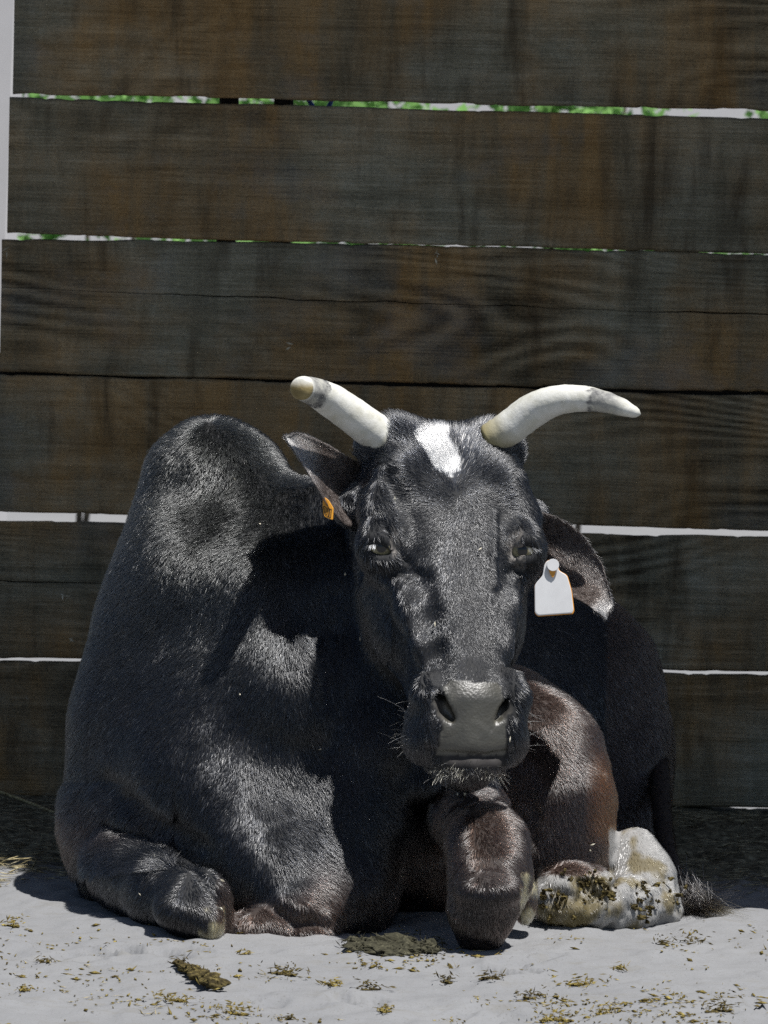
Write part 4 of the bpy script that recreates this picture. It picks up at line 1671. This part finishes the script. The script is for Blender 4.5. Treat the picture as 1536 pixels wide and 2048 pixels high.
M_DUNG = litter_mat('dry_dung', (0.028, 0.019, 0.005), (0.13, 0.098, 0.024), (0.34, 0.275, 0.085))
M_PAT = litter_mat('fresh_dung', (0.014, 0.013, 0.008), (0.038, 0.036, 0.022), (0.085, 0.08, 0.05))
M_OLD = litter_mat('old_dung', (0.014, 0.010, 0.004), (0.05, 0.038, 0.013), (0.17, 0.135, 0.045))
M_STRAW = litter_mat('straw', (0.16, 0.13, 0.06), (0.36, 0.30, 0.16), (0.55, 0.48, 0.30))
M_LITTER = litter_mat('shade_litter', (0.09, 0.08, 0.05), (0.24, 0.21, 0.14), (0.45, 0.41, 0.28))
RD = np.random.RandomState(23)


def gz_at(x, y):
    return float(ground_height(np.array([x]), np.array([y]))[0])


def shards(P, D, L, Wd, flat=0.35):
    """small bent chips: a ridge of three points with two wings"""
    n = len(P)
    D = D / np.linalg.norm(D, axis=1)[:, None]
    S = np.cross(D, np.array([0, 0, 1.0]) + RD.normal(0, flat, (n, 3)))
    S /= np.linalg.norm(S, axis=1)[:, None] + 1e-9
    U = np.cross(S, D)
    L = L[:, None]
    Wd = Wd[:, None]
    a = P - D * L * .5
    m = P + U * Wd * .45
    b = P + D * L * .5
    l = P - S * Wd * .5 - U * Wd * .15
    r = P + S * Wd * .5 - U * Wd * .15
    V = np.stack([a, l, b, r, m], 1).reshape(-1, 3)
    o = np.arange(n)[:, None] * 5
    F = np.concatenate([o + np.array([[0, 1, 4]]), o + np.array([[1, 2, 4]]), o + np.array([[2, 3, 4]]), o + np.array([[3, 0, 4]]), o + np.array([[0, 3, 1]]), o + np.array([[1, 3, 2]])])
    return V, F


def lump(c, rx, ry, rz, seed, n1=22, n2=10, ang=0.0, rough=.45):
    V, F = sphere(1.0, n1, n2)
    k = 1 + rough * fbm(V, 1.9, 3, seed)
    V = V * k[:, None] * np.array([rx, ry, rz])
    ca, sa = math.cos(ang), math.sin(ang)
    V = V @ np.array([[ca, sa, 0], [-sa, ca, 0], [0, 0, 1]])
    return V + np.asarray(c), F


def clump(u, v, wpx, hpx, label, seed, ang=0.0, mat=None, n=70, name='dung_clump', cat='dung', group='clumps of dry dung on the sand', tall=.5):
    c = on_ground(u, v, 0.004)
    c[2] = gz_at(c[0], c[1])
    rx = px(wpx, c[1]) * .5
    graz = .926 / (6.0 + c[1])
    ry = px(hpx, c[1]) * .5 / graz * .55
    ry = min(ry, rx * 1.3)
    rz = min(rx, ry) * tall
    rr = np.random.RandomState(seed)
    n = int(n)
    q = rr.normal(0, .55, (n, 3)) * np.array([rx, ry, rz]) * rr.uniform(.4, 1.5, (n, 1))
    q[:, 0] = np.clip(q[:, 0], -1.05 * rx, 1.05 * rx)
    q[:, 1] = np.clip(q[:, 1], -1.0 * ry, 1.0 * ry)
    ca, sa = math.cos(ang), math.sin(ang)
    q = q @ np.array([[ca, sa, 0], [-sa, ca, 0], [0, 0, 1]])
    q[:, 2] = np.abs(q[:, 2]) + rz * .3
    dirs = rr.normal(0, 1, (n, 3)) * np.array([1, 1, .35])
    sv, sf = shards(q, dirs, rr.uniform(.004, .016, n), rr.uniform(.0012, .0035, n))
    V, F = list(sv), sf.tolist()
    # a few overlapping lumps strung out along a crooked line
    pos = np.array([-.55 * rx * ca, -.55 * rx * sa, 0.0])
    m = int(4 + wpx / 14)
    for k in range(m):
        sz = rr.uniform(.5, 1.0) * rx * 1.5 / m
        lv, lf = lump(pos, sz * 1.3, sz * rr.uniform(.8, 1.6), sz * rr.uniform(.35, .8) * (.4 + tall), seed + 7 * k, 12, 7, rr.uniform(0, 3), .8)
        F += [[x + len(V) for x in f] for f in lf]
        V += list(lv)
        pos = pos + np.array([1.1 * rx / m * ca - rr.normal(0, .4) * ry / m * sa, 1.1 * rx / m * sa + rr.normal(0, .7) * min(ry, rx) / m, 0])
    o = new_mesh_obj(name, V, F, mat or (M_OLD if 'dark' in label or 'brown' in label else M_DUNG), smooth=False)
    o.location = tuple(c)
    tag(o, label, cat, group)
    return o


clump_spec = [
    (345, 1996, 110, 40, 'loose straw-coloured dung crumbs just below the long slanted ridge', 0.1, .3),
    (24, 1852, 60, 20, 'flat dung lump at the left frame edge below the shade', 0.1, .4),
    (90, 1918, 30, 14, 'small dark dung lump left of the long slanted ridge', 0.0, .6),
    (50, 1972, 34, 14, 'small pale dung lump near the lower left corner', 0.0, .4),
    (472, 2026, 100, 46, 'crumbly dung heap at the bottom edge left of centre', 0.0, .4),
    (490, 1906, 24, 22, 'short upright dung chip below the knee with the pale patch', -0.8, .6),
    (402, 1907, 44, 14, 'thin dung scrap right under the left folded knee', 0.0, .4),
    (570, 1946, 90, 30, 'loose patch of yellow dung crumbs left of the dark pat', 0.0, .25),
    (745, 1970, 64, 28, 'dark dung lump in front of the dark pat', 0.3, .5),
    (665, 1960, 54, 16, 'thin strip of yellow dung in front of the brisket', 0.0, .3),
    (892, 1955, 44, 18, 'dark dung lump below the right folded knee', 0.0, .6),
    (982, 1955, 64, 44, 'scattered clump of brown dung in front of the right folded knee', 0.2, .4),
    (1238, 1938, 34, 14, 'small dung lump in front of the pale hind foot', 0.0, .5),
    (1172, 1960, 120, 40, 'wide patch of fine dung crumbs in front of the pale hind foot', 0.0, .2),
    (1330, 1872, 40, 34, 'brown dung clump right of the pale hind foot', 0.2, .5),
    (1386, 1872, 70, 34, 'brown dung clump in front of the tail tuft', -0.1, .45),
    (1440, 2028, 90, 50, 'large dark dung clump at the lower right corner', 0.2, .55),
    (1215, 2022, 60, 26, 'dung lump at the bottom edge below the hind foot', 0.0, .5),
    (1120, 2030, 110, 40, 'broken dung clump at the bottom edge right of centre', 0.1, .35),
    (900, 2030, 60, 22, 'dung lump at the bottom edge under the right knee', 0.0, .5),
    (1065, 1985, 60, 26, 'brown dung bits halfway between the right knee and the frame bottom', 0.0, .45),
    (770, 2020, 40, 18, 'small dung lump at the bottom edge in the middle', 0.0, .5),
    (580, 2032, 30, 12, 'tiny dark dung chip at the bottom edge left of the middle', 0.0, .5),
]
for i, (u, v, wpx, hpx, lab, ang, tall) in enumerate(clump_spec):
    clump(u, v, wpx, hpx, lab, 300 + i, ang, tall=tall, n=14 + wpx * .45)

# long ridge of dung lying slanted on the sand
ra_, rb_ = on_ground(352, 1936), on_ground(430, 1984)
V, F = [], []
rr = np.random.RandomState(77)
for k, t in enumerate(np.linspace(0, 1, 24)):
    c = ra_ * (1 - t) + rb_ * t - ra_ + rr.normal(0, .003, 3) * np.array([1, 1, 0])
    sz = (.0036 + .0034 * t) * rr.uniform(.6, 1.3)
    lv, lf = lump(c + np.array([0, 0, sz * .4]), sz * 1.4, sz * 2.2, sz * rr.uniform(.7, 1.2), 1200 + k, 14, 9, rr.uniform(0, 3), .55)
    F += [[x + len(V) for x in f] for f in lf]
    V += list(lv)
n = 70
t = rr.uniform(0, 1, (n, 1))
q = (rb_ - ra_) * t + rr.normal(0, .008, (n, 3)) * np.array([1, 1, 0]) + np.array([0, 0, .008])
sv, sf = shards(q, rr.normal(0, 1, (n, 3)) * np.array([1, 1, .5]), rr.uniform(.006, .018, n), rr.uniform(.0012, .003, n))
F += [[x + len(V) for x in f] for f in sf.tolist()]
V += list(sv)
o = new_mesh_obj('dung_clump', V, F, M_OLD)
o.location = (ra_[0], ra_[1], gz_at(ra_[0], ra_[1]))
tag(o, 'long dark ridge of dung lying slanted on the sand at lower left', 'dung', 'clumps of dry dung on the sand')

# dark pat between the knees
pc = on_ground(785, 1900, 0.0)
V, F = [], []
for k in range(26):
    a, r = RD.uniform(0, 6.28), RD.uniform(0, 1) ** .6
    vv, ff = lump((math.cos(a) * r * .060, math.sin(a) * r * .072, .002), RD.uniform(.008, .022), RD.uniform(.010, .024), RD.uniform(.003, .009), 500 + k, 14, 8, RD.uniform(0, 3), .6)
    F += [[x + len(V) for x in f] for f in ff]
    V += list(vv)
n = 240
a, r = RD.uniform(0, 6.28, n), RD.uniform(0, 1, n) ** .5
q = np.stack([np.cos(a) * r * .080, np.sin(a) * r * .09, RD.uniform(.002, .009, n)], 1)
sv, sf = shards(q, RD.normal(0, 1, (n, 3)) * np.array([1, 1, .4]), RD.uniform(.008, .024, n), RD.uniform(.0012, .003, n))
F += [[x + len(V) for x in f] for f in sf.tolist()]
V += list(sv)
o = new_mesh_obj('dung_pat', V, F, M_PAT, smooth=False)
o.location = (pc[0], pc[1], gz_at(pc[0], pc[1]))
tag(o, 'dark greenish dung pat with chopped fibres lying between the two folded knees', 'dung')

# countless crumbs trodden into the sand
n = 4200
uu = RD.uniform(-120, 1660, n)
vv = 1850 + 230 * RD.uniform(0, 1, n) ** .75
uu = np.where(RD.rand(n) < .45, 700 + np.abs(RD.normal(0, 480, n)), uu)
PP = np.array([on_ground(a, b) for a, b in zip(uu, vv)])
cl = fbm(PP, 7.0, 3, 91)
PP = PP[cl > 0.16 + RD.normal(0, .16, n)]
n = len(PP)
PP[:, 2] = ground_height(PP[:, 0], PP[:, 1]) + .0015
big = RD.rand(n) < .12
sv, sf = shards(PP, RD.normal(0, 1, (n, 3)) * np.array([1.3, 1, .25]), np.where(big, RD.uniform(.008, .022, n), RD.uniform(.003, .010, n)), np.where(big, RD.uniform(.003, .007, n), RD.uniform(.0012, .0035, n)), .6)
hay = RD.rand(n) < .22
sv2, sf2 = shards(PP[hay] + RD.normal(0, .004, (hay.sum(), 3)) * np.array([1, 1, 0]), RD.normal(0, 1, (hay.sum(), 3)) * np.array([1.3, 1, .12]), RD.uniform(.006, .022, hay.sum()), RD.uniform(.0008, .0016, hay.sum()), .4)
o2 = new_mesh_obj('straw_bits', sv2, sf2, M_STRAW, smooth=False)
tag(o2, 'tiny pale straw bits strewn over the sunlit sand', 'straw', kind='stuff')
o = new_mesh_obj('dung_crumbs', sv, sf, M_DUNG, smooth=False)
tag(o, 'fine yellow-brown dung crumbs and straw bits trodden into the sand', 'crumbs', kind='stuff')

# straw and litter in the shade at the fence foot
n = 5200
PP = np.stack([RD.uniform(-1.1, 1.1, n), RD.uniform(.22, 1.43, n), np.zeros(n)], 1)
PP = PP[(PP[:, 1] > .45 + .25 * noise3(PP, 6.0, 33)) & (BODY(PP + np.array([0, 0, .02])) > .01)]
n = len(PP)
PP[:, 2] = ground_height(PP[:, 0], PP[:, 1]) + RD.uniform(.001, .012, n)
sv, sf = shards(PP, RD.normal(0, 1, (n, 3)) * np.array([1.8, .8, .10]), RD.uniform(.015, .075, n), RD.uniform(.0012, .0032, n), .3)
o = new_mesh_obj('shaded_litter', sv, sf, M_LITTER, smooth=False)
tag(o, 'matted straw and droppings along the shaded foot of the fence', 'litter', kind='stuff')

# bright hay wisp at the left edge, in the last of the sun
n = 46
hc_ = on_ground(24, 1738)
PP = hc_ + RD.normal(0, 1, (n, 3)) * np.array([.028, .03, 0])
PP[:, 2] = RD.uniform(.002, .022, n)
sv, sf = shards(PP, RD.normal(0, 1, (n, 3)) * np.array([1.4, .8, .25]), RD.uniform(.025, .06, n), RD.uniform(.0015, .003, n), .4)
o = new_mesh_obj('hay_wisp', sv, sf, M_STRAW, smooth=False)
tag(o, 'small wisp of pale hay at the left edge where the shade ends', 'hay')

# dry stalk leaning against the lowest plank
p = smooth_path([at(-40, 1575, 1.40), at(0, 1584, 1.36), at(60, 1606, 1.24), at(135, 1636, 1.08), at(170, 1650, 1.0)], 16)
v, f = tube(p, np.linspace(.0035, .0015, 16), 6)
o = new_mesh_obj('dry_stalk', v, f, M_STRAW)
tag(o, 'thin dry stalk leaning at the lowest plank beside the bull', 'stalk')

# mud and dung caked on the pale hind foot: part of the bull
V, F = [], []
mud_px = [(1100, 1790), (1120, 1800), (1145, 1760), (1165, 1772), (1180, 1782), (1150, 1800), (1200, 1805), (1210, 1785), (1090, 1812), (1276, 1770), (1270, 1800), (1262, 1820), (1300, 1795), (1345, 1790), (1320, 1760), (1130, 1820), (1290, 1820), (1190, 1760)]
for k, (u, v) in enumerate(mud_px):
    c = surf(u, v)
    for j in range(RD.randint(7, 16)):
        q = c + RD.normal(0, 1, 3) * np.array([.011, .002, .008]) + np.array([0, .0015, 0])
        sz = RD.uniform(.0012, .0046)
        lv, lf = lump(q, sz * RD.uniform(.8, 2.2), sz * .6, sz * RD.uniform(.6, 1.2), 900 + 13 * k + j, 8, 6, RD.uniform(0, 3), .8)
        F += [[x + len(V) for x in f] for f in lf]
        V += list(lv)
mud = new_mesh_obj('caked_mud', V, F, M_OLD, smooth=False)
keep(mud, bull)
mud['kind'] = 'stuff'

# pale chaff flecks caught on coat and planks
V, F = [], []
fl_px = [(445, 1762), (442, 1818), (280, 1790), (310, 1893 - 180), (520, 1050), (500, 1165), (360, 1165), (300, 1020), (470, 960), (915, 1590), (930, 1588), (1075, 1490), (870, 1250), (960, 1100), (1185, 1690), (1180, 1702), (720, 1280), (690, 1150), (520, 880), (480, 1390), (155, 1720), (1020, 1480), (790, 1000), (640, 1500)]
for u, v in fl_px:
    c = surf(u, v) + np.array([0, -.008, .002])
    sv, sf = shards(c[None], RD.normal(0, 1, (1, 3)), np.array([RD.uniform(.005, .010)]), np.array([RD.uniform(.002, .004)]), .8)
    F += [[x + len(V) for x in f] for f in sf.tolist()]
    V += list(sv)
for u, v in ((120, 1195), (132, 1192), (145, 1280), (52, 1400), (300, 895), (306, 899), (875, 520), (873, 508), (575, 690), (1085, 1545), (10, 505), (1405, 1078)):
    c = at(u, v, FENCE_Y - .006)
    sv, sf = shards(np.tile(c, (2, 1)) + RD.normal(0, .003, (2, 3)), RD.normal(0, 1, (2, 3)), RD.uniform(.008, .018, 2), RD.uniform(.0015, .004, 2), .8)
    F += [[x + len(V) for x in f] for f in sf.tolist()]
    V += list(sv)
M_CHAFF = litter_mat('chaff', (0.35, 0.31, 0.22), (0.5, 0.46, 0.36), (0.62, 0.6, 0.5))
o = new_mesh_obj('chaff_flecks', V, F, M_CHAFF, smooth=False)
tag(o, 'pale chaff flecks caught on the coat and the planks', 'chaff', kind='stuff')
